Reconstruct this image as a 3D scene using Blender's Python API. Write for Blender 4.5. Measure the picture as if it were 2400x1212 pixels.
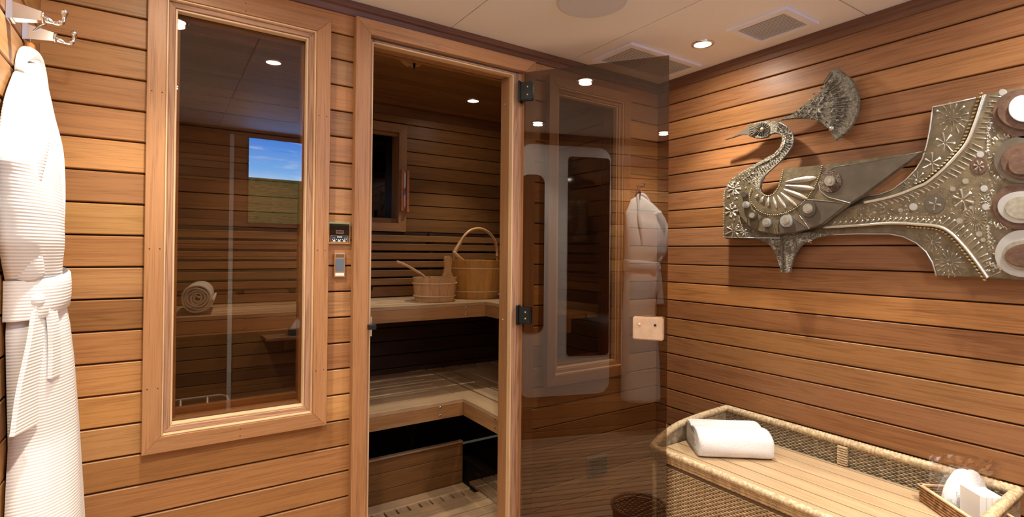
import bpy, bmesh, math, random
from mathutils import Vector, Matrix
random.seed(7)
PI = math.pi
for o in list(bpy.data.objects): bpy.data.objects.remove(o)
SC = bpy.context.scene
COL = SC.collection

# ------------------------------------------------------------------ camera
CX, CY, F = 1200., 581., 1236.
CAM = Vector((0, -1.85, 1.35))
AX = Vector((0.83281059, 0.01253693, 0.55341607))     # rows: world axes in (right, down, forward)
AY = Vector((-0.55347311, 0.00134525, 0.83286596))
AZ = Vector((0.0096971, -0.9999205, 0.00805919))
cd = bpy.data.cameras.new('camera'); cam = bpy.data.objects.new('camera', cd); COL.objects.link(cam)
cd.sensor_width = 36; cd.lens = F/2400*36; cd.shift_y = -(606-CY)/2400; cd.clip_start = .02
R = Matrix(((AX.x, -AX.y, -AX.z), (AY.x, -AY.y, -AY.z), (AZ.x, -AZ.y, -AZ.z)))
cam.matrix_world = Matrix.Translation(CAM) @ R.to_4x4()
SC.camera = cam

def ray(u, v):
    c = Vector(((u-CX)/F, (v-CY)/F, 1)); return Vector((AX.dot(c), AY.dot(c), AZ.dot(c)))
def atX(u, v, x): r = ray(u, v); return CAM + r*((x-CAM.x)/r.x)
def atY(u, v, y): r = ray(u, v); return CAM + r*((y-CAM.y)/r.y)
def atZ(u, v, z): r = ray(u, v); return CAM + r*((z-CAM.z)/r.z)

# ------------------------------------------------------------------ world, exposure, key room lights
SC.view_settings.view_transform = 'Standard'; SC.view_settings.look = 'None'
SC.view_settings.exposure = 0.12; SC.view_settings.gamma = 1; SC.view_settings.use_curve_mapping = False
w = bpy.data.worlds.new('world'); SC.world = w; w.use_nodes = True
w.node_tree.nodes['Background'].inputs[0].default_value = (.9, .75, .6, 1)
w.node_tree.nodes['Background'].inputs[1].default_value = .05

ZC = 2.217; XL = -.275; XR = 2.127; YB = -2.35; ZS = 2.30; YS = 1.45; P = .0893; Z0 = 1.029
WARM = (1, .895, .75)
# room downlights: x, y, power, cone, aim (dx, dy)
LAMPS = [(1.849, -.474, 48, 98, (0, 0)), (.926, -.448, 27, 94, (0, 0)), (.034, -.48, 50, 100, (0, 0)),
         (.03, -1.42, 98, 112, (0, 0)), (1.849, -1.62, 44, 104, (0, 0)), (1.25, -1.98, 120, 95, (0, 0))]  # last lamp is added behind the camera, to feed bounce onto the ceiling
SAUNA_LAMPS = [(1.62, 1.046, 19, 84), (.46, 1.04, 23, 84)]
FILL = .17

# ------------------------------------------------------------------ materials
def newmat(name):
    m = bpy.data.materials.new(name); m.use_nodes = True
    nt = m.node_tree; nt.nodes.clear()
    out = nt.nodes.new('ShaderNodeOutputMaterial')
    return m, nt, out
def N(nt, t, **k):
    n = nt.nodes.new(t)
    for a, b in k.items():
        if a.startswith('i_'): n.inputs[int(a[2:])].default_value = b
        else: setattr(n, a, b)
    return n
def ramp(nt, stops):
    r = nt.nodes.new('ShaderNodeValToRGB'); e = r.color_ramp.elements
    while len(e) < len(stops): e.new(.5)
    for k, (p, c) in enumerate(stops):
        e[k].position = p; e[k].color = tuple(c)+(1,) if len(c) == 3 else c
    return r
def plain(name, col, rough=.5, metal=0., bump=None, spec=.5, var=None, sheen=0):
    m, nt, out = newmat(name)
    b = N(nt, 'ShaderNodeBsdfPrincipled'); nt.links.new(b.outputs[0], out.inputs[0])
    b.inputs['Base Color'].default_value = tuple(col)+(1,)
    b.inputs['Roughness'].default_value = rough; b.inputs['Metallic'].default_value = metal
    b.inputs['Specular IOR Level'].default_value = spec
    if sheen: b.inputs['Sheen Weight'].default_value = sheen
    tc = N(nt, 'ShaderNodeTexCoord')
    if var:
        n = N(nt, 'ShaderNodeTexNoise'); n.inputs['Scale'].default_value = var[0]; n.inputs['Detail'].default_value = 4
        nt.links.new(tc.outputs['Object'], n.inputs['Vector'])
        r = ramp(nt, [(.3, [c*var[1] for c in col]), (.7, [min(1, c*var[2]) for c in col])])
        nt.links.new(n.outputs[0], r.inputs[0]); nt.links.new(r.outputs[0], b.inputs['Base Color'])
    if bump:
        n2 = N(nt, 'ShaderNodeTexNoise'); n2.inputs['Scale'].default_value = bump[0]; n2.inputs['Detail'].default_value = 5
        nt.links.new(tc.outputs['Object'], n2.inputs['Vector'])
        bu = N(nt, 'ShaderNodeBump'); bu.inputs['Strength'].default_value = bump[1]; bu.inputs['Distance'].default_value = bump[2]
        nt.links.new(n2.outputs[0], bu.inputs['Height']); nt.links.new(bu.outputs[0], b.inputs['Normal'])
    return m

def wood(name, axis, tones, rough=.42, vrange=(.72, 1.2), grain=1., rot=0., bump=.12):
    """cedar: long grain along axis, hue and value change from board to board"""
    m, nt, out = newmat(name); L = nt.links.new
    b = N(nt, 'ShaderNodeBsdfPrincipled'); L(b.outputs[0], out.inputs[0])
    b.inputs['Roughness'].default_value = rough; b.inputs['Specular IOR Level'].default_value = .35
    tc = N(nt, 'ShaderNodeTexCoord'); oi = N(nt, 'ShaderNodeObjectInfo')
    mul = N(nt, 'ShaderNodeMath', operation='MULTIPLY'); mul.inputs[1].default_value = 61.7; L(oi.outputs['Random'], mul.inputs[0])
    comb = N(nt, 'ShaderNodeCombineXYZ')
    for k in range(3): L(mul.outputs[0], comb.inputs[k])
    add = N(nt, 'ShaderNodeVectorMath', operation='ADD'); 
    if rot:
        mr = N(nt, 'ShaderNodeMapping'); mr.inputs['Rotation'].default_value = (0, 0, -rot)
        L(tc.outputs['Object'], mr.inputs[0]); L(mr.outputs[0], add.inputs[0])
    else: L(tc.outputs['Object'], add.inputs[0])
    L(comb.outputs[0], add.inputs[1])
    def mapped(sl, sc):
        mp = N(nt, 'ShaderNodeMapping'); s = [sc, sc, sc]; s[axis] = sl; mp.inputs['Scale'].default_value = s
        L(add.outputs[0], mp.inputs[0]); return mp
    n1 = N(nt, 'ShaderNodeTexNoise'); n1.inputs['Scale'].default_value = 1; n1.inputs['Detail'].default_value = 6; n1.inputs['Roughness'].default_value = .65
    L(mapped(7, 420).outputs[0], n1.inputs['Vector'])
    n2 = N(nt, 'ShaderNodeTexNoise'); n2.inputs['Scale'].default_value = 1; n2.inputs['Detail'].default_value = 3; n2.inputs['Distortion'].default_value = .35
    L(mapped(1.3, 30).outputs[0], n2.inputs['Vector'])
    # growth rings: sine of a soft noise gives cathedral lines
    s1 = N(nt, 'ShaderNodeMath', operation='MULTIPLY'); s1.inputs[1].default_value = 46; L(n2.outputs[0], s1.inputs[0])
    s2 = N(nt, 'ShaderNodeMath', operation='SINE'); L(s1.outputs[0], s2.inputs[0])
    f1 = N(nt, 'ShaderNodeMath', operation='MULTIPLY_ADD'); f1.inputs[1].default_value = .07*grain; L(s2.outputs[0], f1.inputs[0])
    L(n1.outputs[0], f1.inputs[2])
    f2 = N(nt, 'ShaderNodeMath', operation='MULTIPLY_ADD'); f2.inputs[1].default_value = .55; L(n2.outputs[0], f2.inputs[0]); L(f1.outputs[0], f2.inputs[2])
    f3 = N(nt, 'ShaderNodeMath', operation='SUBTRACT'); f3.inputs[1].default_value = .29; L(f2.outputs[0], f3.inputs[0])
    tone = ramp(nt, [(k/max(1, len(tones)-1), c) for k, c in enumerate(tones)]); 
    L(oi.outputs['Random'], tone.inputs[0])
    dk = N(nt, 'ShaderNodeMix', data_type='RGBA', blend_type='MULTIPLY'); dk.inputs[0].default_value = 1
    gr = ramp(nt, [(.22, (.62, .55, .48)), (.5, (.97, .96, .94)), (.78, (1.10, 1.08, 1.05))])
    L(f3.outputs[0], gr.inputs[0]); L(tone.outputs[0], dk.inputs[6]); L(gr.outputs[0], dk.inputs[7])
    # value from a second hash of the random number
    h1 = N(nt, 'ShaderNodeMath', operation='MULTIPLY'); h1.inputs[1].default_value = 17.31; L(oi.outputs['Random'], h1.inputs[0])
    h2 = N(nt, 'ShaderNodeMath', operation='FRACT'); L(h1.outputs[0], h2.inputs[0])
    mr2 = N(nt, 'ShaderNodeMapRange'); mr2.inputs[3].default_value = vrange[0]; mr2.inputs[4].default_value = vrange[1]; L(h2.outputs[0], mr2.inputs[0])
    hsv = N(nt, 'ShaderNodeHueSaturation'); L(mr2.outputs[0], hsv.inputs['Value']); L(dk.outputs[2], hsv.inputs['Color'])
    L(hsv.outputs[0], b.inputs['Base Color'])
    bu = N(nt, 'ShaderNodeBump'); bu.inputs['Strength'].default_value = bump; bu.inputs['Distance'].default_value = .002
    L(f3.outputs[0], bu.inputs['Height']); L(bu.outputs[0], b.inputs['Normal'])
    return m
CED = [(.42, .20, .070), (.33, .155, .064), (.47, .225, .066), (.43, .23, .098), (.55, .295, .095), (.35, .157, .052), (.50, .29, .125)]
cedar = [wood('cedar_grain_%s' % 'xyz'[k], k, CED) for k in range(3)]
TRIM = [(.40, .20, .088), (.44, .225, .10)]
RWC = [(.33, .150, .058), (.25, .115, .052), (.38, .18, .060), (.29, .145, .070), (.42, .21, .075), (.24, .105, .045), (.36, .185, .085)]
cedarR = [wood('red_cedar_boards_%s' % 'xyz'[k], k, RWC, vrange=(.78, 1.15), grain=1.3) for k in range(3)]
trimw = [wood('cedar_trim_%s' % 'xyz'[k], k, TRIM, vrange=(.88, 1.05), grain=.7) for k in range(3)]
roughw = [wood('rough_sawn_%s' % 'xyz'[k], k, [(.50, .30, .19), (.45, .25, .15)], rough=.7, vrange=(.9, 1.0), grain=2.2, bump=.6) for k in range(3)]
palew = [wood('pale_edge_%s' % 'xyz'[k], k, [(.72, .50, .28), (.75, .53, .32)], vrange=(.95, 1.05), grain=.4) for k in range(3)]
darkw = [wood('cornice_wood_%s' % 'xyz'[k], k, [(.20, .095, .05), (.18, .085, .045)], vrange=(.9, 1.0)) for k in range(3)]
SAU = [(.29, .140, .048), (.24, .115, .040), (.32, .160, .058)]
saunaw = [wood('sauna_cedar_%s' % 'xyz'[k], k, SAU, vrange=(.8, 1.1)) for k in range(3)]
BEN = [(.62, .42, .25), (.56, .38, .22), (.66, .46, .28)]
benchw = [wood('bench_wood_%s' % 'xyz'[k], k, BEN, vrange=(.85, 1.08), grain=.6) for k in range(3)]
apronw = [wood('apron_wood_%s' % 'xyz'[k], k, [(.50, .28, .12), (.46, .25, .11)], vrange=(.95, 1.05), grain=.6) for k in range(3)]
undw = [wood('shade_toned_boards_%s' % 'xyz'[k], k, [(.055, .024, .014), (.045, .020, .012)], vrange=(.9, 1.0)) for k in range(3)]  # sauna boards darkened to paint in shade below benches and behind backrests
teak = wood('teak_deck', 1, [(.52, .35, .21), (.56, .38, .23), (.48, .32, .19)], vrange=(.8, 1.1))
lidw = wood('hamper_lid_wood', 1, [(.50, .36, .215), (.53, .38, .23), (.47, .34, .20)], vrange=(.94, 1.05), grain=.5)
subst = plain('dark_backing', (.035, .018, .010), .9)
bucketw = wood('bucket_wood', 2, [(.62, .36, .17), (.70, .43, .22), (.66, .40, .19)], vrange=(.88, 1.08), grain=.8)
goldw = wood('golden_bucket_wood', 2, [(.62, .33, .09), (.68, .38, .12), (.60, .31, .08)], vrange=(.9, 1.05), grain=.6)
hoopw = plain('hoop_wood', (.78, .56, .34), .4)
handlew = plain('turned_wood', (.62, .36, .17), .4, var=(30, .8, 1.15))
white_paint = plain('white_ceiling_laminate', (.86, .83, .78), .55, bump=(900, .03, .001))
white_panel = plain('white_door_paint', (.86, .86, .84), .35)
vent_white = plain('vent_white', (.82, .82, .86), .4)
vent_slatm = plain('vent_slat', (.66, .65, .64), .5)
grille = plain('speaker_grille_mesh', (.66, .65, .65), .7, bump=(1500, .6, .001))
chrome = plain('chrome', (.85, .85, .86), .09, 1.)
steel = plain('brushed_steel', (.62, .62, .60), .3, 1.)
blackm = plain('black_metal', (.012, .014, .014), .35, .3)
rubber = plain('grey_rubber_seal', (.07, .075, .07), .6)
blackglass = plain('black_glass', (.015, .008, .006), .05, 0, spec=.8)
greym = plain('grey_button', (.12, .15, .19), .25)
brownm = plain('brown_lens', (.16, .09, .04), .2)
whitem = plain('white_plastic', (.8, .82, .85), .4)
greyv = plain('grey_louvre', (.35, .36, .37), .4, .4)
stone = plain('sauna_stone', (.30, .29, .27), .85, bump=(60, .7, .01), var=(25, .6, 1.5))
pewter = plain('weathered_pewter', (.19, .155, .095), .48, .55, bump=(95, .35, .004), var=(38, .72, 1.25))
pewter2 = plain('smooth_pewter', (.155, .135, .105), .40, .66, bump=(240, .12, .002), var=(20, .85, 1.15))
pewterR = plain('rough_cast_pewter', (.21, .19, .145), .5, .6, bump=(210, 1.0, .008), var=(120, .45, 1.5))
bright = plain('bright_relief_metal', (.66, .64, .56), .30, .78, bump=(200, .3, .002))
goldish = plain('brassy_relief_metal', (.52, .43, .24), .36, .75, bump=(200, .3, .002))
copper = plain('copper_enamel', (.125, .070, .045), .5, .25, bump=(160, .3, .002), var=(60, .7, 1.3))
silver = plain('pale_silver', (.50, .51, .50), .40, .6)
bonem = plain('bone_white_inlay', (.50, .52, .56), .45, .1)
greenish = plain('grey_green_inlay', (.33, .31, .24), .5, .3, var=(80, .8, 1.2))

def terry(name, col, scale, strength):
    return plain(name, col, .95, 0, bump=(scale, strength, .004), spec=.1, sheen=.3)
towelm = terry('terry_cloth', (.80, .80, .80), 300, .8)
towel_in = terry('terry_cloth_warm', (.78, .74, .68), 420, .5)

def ribbed(name):
    m, nt, out = newmat(name); L = nt.links.new
    b = N(nt, 'ShaderNodeBsdfPrincipled'); L(b.outputs[0], out.inputs[0])
    b.inputs['Roughness'].default_value = .9; b.inputs['Specular IOR Level'].default_value = .1
    tc = N(nt, 'ShaderNodeTexCoord'); wv = N(nt, 'ShaderNodeTexWave', wave_type='BANDS', bands_direction='Z')
    wv.inputs['Scale'].default_value = 46; wv.inputs['Distortion'].default_value = .8; wv.inputs['Detail'].default_value = 1; wv.inputs['Detail Scale'].default_value = .15
    L(tc.outputs['Object'], wv.inputs['Vector'])
    r = ramp(nt, [(0, (.84, .82, .79)), (.4, (.90, .895, .885))]); L(wv.outputs['Fac'], r.inputs[0]); L(r.outputs[0], b.inputs['Base Color'])
    bu = N(nt, 'ShaderNodeBump'); bu.inputs['Strength'].default_value = .28; bu.inputs['Distance'].default_value = .002
    L(wv.outputs['Fac'], bu.inputs['Height']); L(bu.outputs[0], b.inputs['Normal'])
    return m
robem = ribbed('ribbed_cotton')

def glassmat(name, tint, f0=.05):
    """thin tinted pane: transmitted light is tinted, reflection by the view angle"""
    m, nt, out = newmat(name); L = nt.links.new
    g = N(nt, 'ShaderNodeNewGeometry'); d = N(nt, 'ShaderNodeVectorMath', operation='DOT_PRODUCT')
    L(g.outputs['Incoming'], d.inputs[0]); L(g.outputs['Normal'], d.inputs[1])
    a = N(nt, 'ShaderNodeMath', operation='ABSOLUTE'); L(d.outputs['Value'], a.inputs[0])
    s = N(nt, 'ShaderNodeMath', operation='SUBTRACT'); s.inputs[0].default_value = 1; L(a.outputs[0], s.inputs[1])
    p = N(nt, 'ShaderNodeMath', operation='POWER'); p.inputs[1].default_value = 5; L(s.outputs[0], p.inputs[0])
    q = N(nt, 'ShaderNodeMath', operation='MULTIPLY_ADD'); q.inputs[1].default_value = 1-f0; q.inputs[2].default_value = f0; L(p.outputs[0], q.inputs[0])
    t = N(nt, 'ShaderNodeBsdfTransparent'); t.inputs[0].default_value = tuple(tint)+(1,)
    gl = N(nt, 'ShaderNodeBsdfGlossy'); gl.inputs['Roughness'].default_value = .0; gl.inputs['Color'].default_value = (1, 1, 1, 1)
    mx = N(nt, 'ShaderNodeMixShader'); L(q.outputs[0], mx.inputs[0]); L(t.outputs[0], mx.inputs[1]); L(gl.outputs[0], mx.inputs[2])
    L(mx.outputs[0], out.inputs[0]); return m
doorglass = glassmat('bronze_door_glass', (.54, .47, .40), .06)
winglass = glassmat('bronze_window_glass', (.80, .73, .66), .055)
darkglass = glassmat('dark_window_glass', (.15, .15, .17), .06)
plastic = glassmat('clear_plastic_film', (.93, .93, .95), .16)

def emit(name, col, s):
    m, nt, out = newmat(name); e = N(nt, 'ShaderNodeEmission'); e.inputs[0].default_value = tuple(col)+(1,); e.inputs[1].default_value = s
    nt.links.new(e.outputs[0], out.inputs[0]); return m
lampglow = emit('lamp_glow', (1, .86, .68), 22)
blueled = emit('blue_display_glow', (.25, .45, 1), .8)

# ------------------------------------------------------------------ mesh helpers
def mesh_obj(name, bm, mat, parent=None, loc=None, smooth=False):
    """bm is in world coordinates; origin goes to loc (or the box centre)"""
    if HS[0] != 1:
        for v in bm.verts: v.co = hs(v.co)
        if loc is not None: loc = hs(loc)
    bm.normal_update()
    me = bpy.data.meshes.new(name)
    vs = bm.verts
    if loc is None:
        xs = [v.co.x for v in vs]; ys = [v.co.y for v in vs]; zs = [v.co.z for v in vs]
        loc = Vector(((min(xs)+max(xs))/2, (min(ys)+max(ys))/2, min(zs)))
    loc = Vector(loc)
    for v in vs: v.co -= loc
    bm.to_mesh(me); bm.free()
    if smooth:
        for p in me.polygons: p.use_smooth = True
    if isinstance(mat, (list, tuple)):
        for m in mat: me.materials.append(m)
    else: me.materials.append(mat)
    o = bpy.data.objects.new(name, me); COL.objects.link(o)
    if parent:
        o.parent = parent; pw = WL[parent.name]; o.location = loc - pw
    else: o.location = loc
    WL[o.name] = loc
    return o
WL = {}
HS = [1.0]
def hs(p): s_ = HS[0]; return Vector((p[0]*s_, -1.85+(p[1]+1.85)*s_, max(0.0, 1.35-(1.35-p[2])*s_)))
def empty(name, loc=(0, 0, 0), parent=None):
    o = bpy.data.objects.new(name, None); COL.objects.link(o); o.empty_display_size = .05
    if parent: o.parent = parent; o.location = Vector(loc)-WL[parent.name]
    else: o.location = loc
    WL[o.name] = Vector(loc); return o
def thing(name, label, cat, loc, group=None):
    o = empty(name, loc); o['label'] = label; o['category'] = cat
    if group: o['group'] = group
    return o
def tag(o, label, cat, group=None):
    o['label'] = label; o['category'] = cat
    if group: o['group'] = group
    return o
def struct(name, loc=(0, 0, 0)):
    o = empty(name, loc); o['kind'] = 'structure'; return o

def quadbox(bm, x0, x1, y0, y1, z0, z1):
    v = [bm.verts.new((x, y, z)) for x in (x0, x1) for y in (y0, y1) for z in (z0, z1)]
    for f in ((0, 1, 3, 2), (4, 6, 7, 5), (0, 4, 5, 1), (2, 3, 7, 6), (0, 2, 6, 4), (1, 5, 7, 3)): bm.faces.new([v[i] for i in f])
    return v
def box(name, x0, x1, y0, y1, z0, z1, mat, parent=None, bev=0):
    bm = bmesh.new(); quadbox(bm, x0, x1, y0, y1, z0, z1)
    if bev: bmesh.ops.bevel(bm, geom=bm.edges[:], offset=bev, segments=2, affect='EDGES', profile=.6)
    return mesh_obj(name, bm, mat, parent)
def prism(bm, pts, axis, a0, a1):
    """closed section pts (the two other axes in order) swept along axis"""
    def mk(p, a): c = list(p); c.insert(axis, a); return bm.verts.new(c)
    A = [mk(p, a0) for p in pts]; B = [mk(p, a1) for p in pts]; n = len(pts)
    for i in range(n): bm.faces.new((A[i], A[(i+1) % n], B[(i+1) % n], B[i]))
    bm.faces.new(A[::-1]); bm.faces.new(B)
    return A+B
def fixn(bm): bmesh.ops.recalc_face_normals(bm, faces=bm.faces[:])
def chbox(name, axis, a0, a1, u0, u1, v0, v1, mat, parent, c=.0015):
    """chamfered board along axis; u, v the two other axes in order"""
    bm = bmesh.new()
    pts = [(u0+c, v0), (u1-c, v0), (u1, v0+c), (u1, v1-c), (u1-c, v1), (u0+c, v1), (u0, v1-c), (u0, v0+c)]
    prism(bm, pts, axis, a0, a1); fixn(bm)
    return mesh_obj(name, bm, mat, parent)
def tube(bm, pts, rad, n=8, closed=False, cap=True):
    pts = [Vector(p) for p in pts]; m = len(pts)
    rads = rad if isinstance(rad, (list, tuple)) else [rad]*m
    rings = []; ref = None
    for i in range(m):
        if closed: t = pts[(i+1) % m]-pts[i-1]
        else: t = pts[min(i+1, m-1)]-pts[max(i-1, 0)]
        t.normalize()
        if ref is None:
            ref = Vector((0, 0, 1)) if abs(t.z) < .9 else Vector((1, 0, 0))
        s = ref - t*ref.dot(t); s.normalize(); ref = s; b = t.cross(s)
        rings.append([bm.verts.new(pts[i]+(s*math.cos(2*PI*k/n)+b*math.sin(2*PI*k/n))*rads[i]) for k in range(n)])
    for i in range(m if closed else m-1):
        A = rings[i]; B = rings[(i+1) % m]
        for k in range(n): bm.faces.new((A[k], A[(k+1) % n], B[(k+1) % n], B[k]))
    if cap and not closed: bm.faces.new(rings[0][::-1]); bm.faces.new(rings[-1])
def lathe(bm, prof, c, n=24, axis=2, cap=True):
    """prof: list of (radius, height) from c along axis"""
    rings = []
    for r, h in prof:
        ring = []
        for k in range(n):
            a = 2*PI*k/n; p = [r*math.cos(a), r*math.sin(a)]; p.insert(axis, h); ring.append(bm.verts.new(Vector(p)+Vector(c)))
        rings.append(ring)
    for A, B in zip(rings, rings[1:]):
        for k in range(n): bm.faces.new((A[k], A[(k+1) % n], B[(k+1) % n], B[k]))
    if cap: bm.faces.new(rings[0][::-1]); bm.faces.new(rings[-1])
    fixn(bm)
def catmull(pts, n=6, closed=False):
    P_ = [Vector(p) for p in pts]; out = []; m = len(P_)
    rng = range(m) if closed else range(m-1)
    for i in rng:
        if closed: p0, p1, p2, p3 = P_[i-1], P_[i], P_[(i+1) % m], P_[(i+2) % m]
        else: p0, p1, p2, p3 = P_[max(i-1, 0)], P_[i], P_[i+1], P_[min(i+2, m-1)]
        for k in range(n):
            t = k/n
            out.append(.5*((2*p1)+(p2-p0)*t+(2*p0-5*p1+4*p2-p3)*t*t+(3*p1-p0-3*p2+p3)*t**3))
    if not closed: out.append(P_[-1])
    return out
def sub(a, cuts):
    """interval a minus list of intervals"""
    res = [a]
    for c0, c1 in cuts:
        nx = []
        for s, e in res:
            if c1 <= s or c0 >= e: nx.append((s, e)); continue
            if c0 > s: nx.append((s, c0))
            if c1 < e: nx.append((c1, e))
        res = nx
    return [r for r in res if r[1]-r[0] > .004]

# ------------------------------------------------------------------ room shell
G = .0018   # half joint
def rows(z0, z1):
    k = math.floor((z0-Z0)/P)
    while Z0+k*P < z1-.004:
        a = max(Z0+k*P, z0); b = min(Z0+(k+1)*P, z1)
        if b-a > .006: yield a, b
        k += 1
def clad(parent, plane, side, fixed, a0, a1, z0, z1, mats, holes=(), th=.018, low=0):
    """horizontal tongue-and-groove boards; plane 'x' = board runs along x on y=fixed; side = +1 the board body lies on the plus side"""
    ax = 0 if plane == 'x' else 1
    for za, zb in rows(z0, z1):
        zm = (za+zb)/2
        cuts = [(h[0], h[1]) for h in holes if h[2] < zm < h[3]]
        for s, e in sub((a0, a1), cuts):
            f0, f1 = (fixed, fixed+th*side) if side > 0 else (fixed+th*side, fixed)
            c = .0022; A = za+G*.4; B = zb-G*.4
            if side > 0: pts = [(f0, A+c+G), (f0, B-c-G), (f0+c, B-G), (f1-.004, B-G), (f1, B), (f1, A), (f1-.004, A+G), (f0+c, A+G)]
            else: pts = [(f1, A+c+G), (f1, B-c-G), (f1-c, B-G), (f0+.004, B-G), (f0, B), (f0, A), (f0+.004, A+G), (f1-c, A+G)]
            bm = bmesh.new(); prism(bm, pts, ax, s+.0003, e-.0003); fixn(bm)
            mesh_obj('plank', bm, (undw if low and zm < low else mats)[ax], parent)  # boards below low carry the shade in their colour

W1 = (.0, .444, .79, 2.09); W2 = (1.434, 1.866, .79, 2.09); DO = (.600, 1.262, -.01, 2.125)
wf = struct('wall_front', (0, .05, 0))
clad(wf, 'x', 1, 0, XL, XR, 0, 2.19, cedar, holes=(W1, W2, DO))
# backing core around the three openings
bm = bmesh.new()
xs = [XL, W1[0], W1[1], DO[0], DO[1], W2[0], W2[1], XR]
for i in range(7):
    x0, x1 = xs[i], xs[i+1]
    if i in (1, 5): quadbox(bm, x0, x1, .02, .085, 0, W1[2]); quadbox(bm, x0, x1, .02, .085, W1[3], ZS)
    elif i == 3: quadbox(bm, x0, x1, .02, .085, DO[3], ZS)
    else: quadbox(bm, x0, x1, .02, .085, 0, ZS)
mesh_obj('backing', bm, subst, wf)
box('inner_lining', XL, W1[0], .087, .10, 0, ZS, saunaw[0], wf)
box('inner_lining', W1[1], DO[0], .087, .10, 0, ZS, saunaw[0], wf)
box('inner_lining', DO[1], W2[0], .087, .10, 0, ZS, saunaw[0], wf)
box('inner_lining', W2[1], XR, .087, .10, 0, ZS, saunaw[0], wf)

wr = struct('wall_right', (XR, -1, 0))
clad(wr, 'y', 1, XR, YB, -.0005, 0, 2.19, cedarR)
box('backing', XR+.02, XR+.06, YB, .1, 0, ZC, subst, wr)
wl = struct('wall_left', (XL, -1, 0))
clad(wl, 'y', -1, XL, YB, -.0005, 0, 2.19, cedar)
box('backing', XL-.06, XL-.02, YB, .1, 0, ZC, subst, wl)
wb = struct('wall_rear', (1, YB, 0))
clad(wb, 'x', -1, YB, XL, XR, 0, 2.19, cedar)
box('backing', XL, XR, YB-.06, YB-.02, 0, ZC, subst, wb)

# ceiling: 0.6 m laminate panels with fine joints
ce = struct('ceiling', (1, -1, ZC))
xsj = [XL-.02, -.276+.0, .324, .924, 1.525, 2.125, XR+.02]
xsj = [XL, .324, .924, 1.525, 2.125]
ysj = [YB, -2.175, -1.575, -.975, -.375+.0, .0]
ysj = [YB, -1.56, -.975, 0]
for i in range(4):
    for j in range(3):
        g = .0021
        box('ceiling_panel', xsj[i]+g, xsj[i+1]-g, ysj[j]+g, ysj[j+1]-g, ZC, ZC+.012, white_paint, ce)
box('backing', XL-.05, XR+.05, YB-.05, .0, ZC+.013, ZC+.03, subst, ce)
# cornices
def cornice(nm, ax, a0, a1, fixed, sgn):
    t = struct(nm, ((a0+a1)/2, fixed, ZC-.03) if ax == 0 else (fixed, (a0+a1)/2, ZC-.03))
    bm = bmesh.new(); f = fixed
    pts = [(f, ZC-.046), (f-sgn*.006, ZC-.044), (f-sgn*.012, ZC-.026), (f-sgn*.020, ZC-.022), (f-sgn*.022, ZC-.001), (f, ZC-.001)]
    prism(bm, pts, ax, a0, a1); fixn(bm); mesh_obj('moulding', bm, darkw[ax], t)
cornice('trim_1', 0, XL, XR, -.0005, 1)
cornice('trim_2', 1, YB, -.02, XR-.0005, 1)
cornice('trim_3', 1, YB, -.02, XL+.0005, -1)
cornice('trim_4', 0, XL+.03, XR-.03, YB+.0005, -1)

# floor: narrow teak deck strips
fl = struct('floor', (1, -1, 0))
x = XL
while x < XR-.01:
    x1 = min(x+.055, XR)
    chbox('deck_strip', 1, YB, -.0, x+.0040, x1-.0045, -.012, 0, teak, fl, .001); x = x1
box('backing', XL, XR, YB, YS, -.03, -.0125, subst, fl)

# sauna room behind the partition
sb = struct('wall_inner_back', (1, YS, 0))
BW = (.915, 1.285, 1.535, 2.13)
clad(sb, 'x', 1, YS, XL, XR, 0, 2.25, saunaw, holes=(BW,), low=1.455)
bm = bmesh.new()
quadbox(bm, XL, BW[0], YS+.02, YS+.05, 0, ZS); quadbox(bm, BW[1], XR, YS+.02, YS+.05, 0, ZS)
quadbox(bm, BW[0], BW[1], YS+.02, YS+.05, 0, BW[2]); quadbox(bm, BW[0], BW[1], YS+.02, YS+.05, BW[3], ZS)
mesh_obj('backing', bm, subst, sb)
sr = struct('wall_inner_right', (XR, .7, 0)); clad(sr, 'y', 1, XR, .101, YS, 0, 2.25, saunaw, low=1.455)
box('backing', XR+.02, XR+.05, .1, YS+.05, 0, ZS, subst, sr)
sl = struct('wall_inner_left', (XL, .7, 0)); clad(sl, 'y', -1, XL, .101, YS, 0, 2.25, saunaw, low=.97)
box('backing', XL-.05, XL-.02, .1, YS+.05, 0, ZS, subst, sl)
sc = struct('ceiling_sauna', (1, .7, ZS))
y = .1
while y < YS-.005:
    y1 = min(y+P, YS); chbox('plank', 0, XL, XR, y+.001, y1-.001, ZS, ZS+.018, saunaw[0], sc, .002); y = y1
box('backing', XL, XR, .1, YS+.05, ZS+.019, ZS+.04, subst, sc)
t = struct('trim_5', (1, YS, 2.25))
bm = bmesh.new(); prism(bm, [(YS, 2.235), (YS-.012, 2.238), (YS-.03, 2.285), (YS-.03, ZS-.0005), (YS, ZS-.0005)], 0, XL, XR-.04); fixn(bm); mesh_obj('moulding', bm, darkw[0], t)
t = struct('trim_6', (XR, .7, 2.25))
bm = bmesh.new(); prism(bm, [(XR, 2.235), (XR-.012, 2.238), (XR-.03, 2.285), (XR-.03, ZS-.0005), (XR, ZS-.0005)], 1, .101, YS); fixn(bm); mesh_obj('moulding', bm, darkw[1], t)

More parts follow.
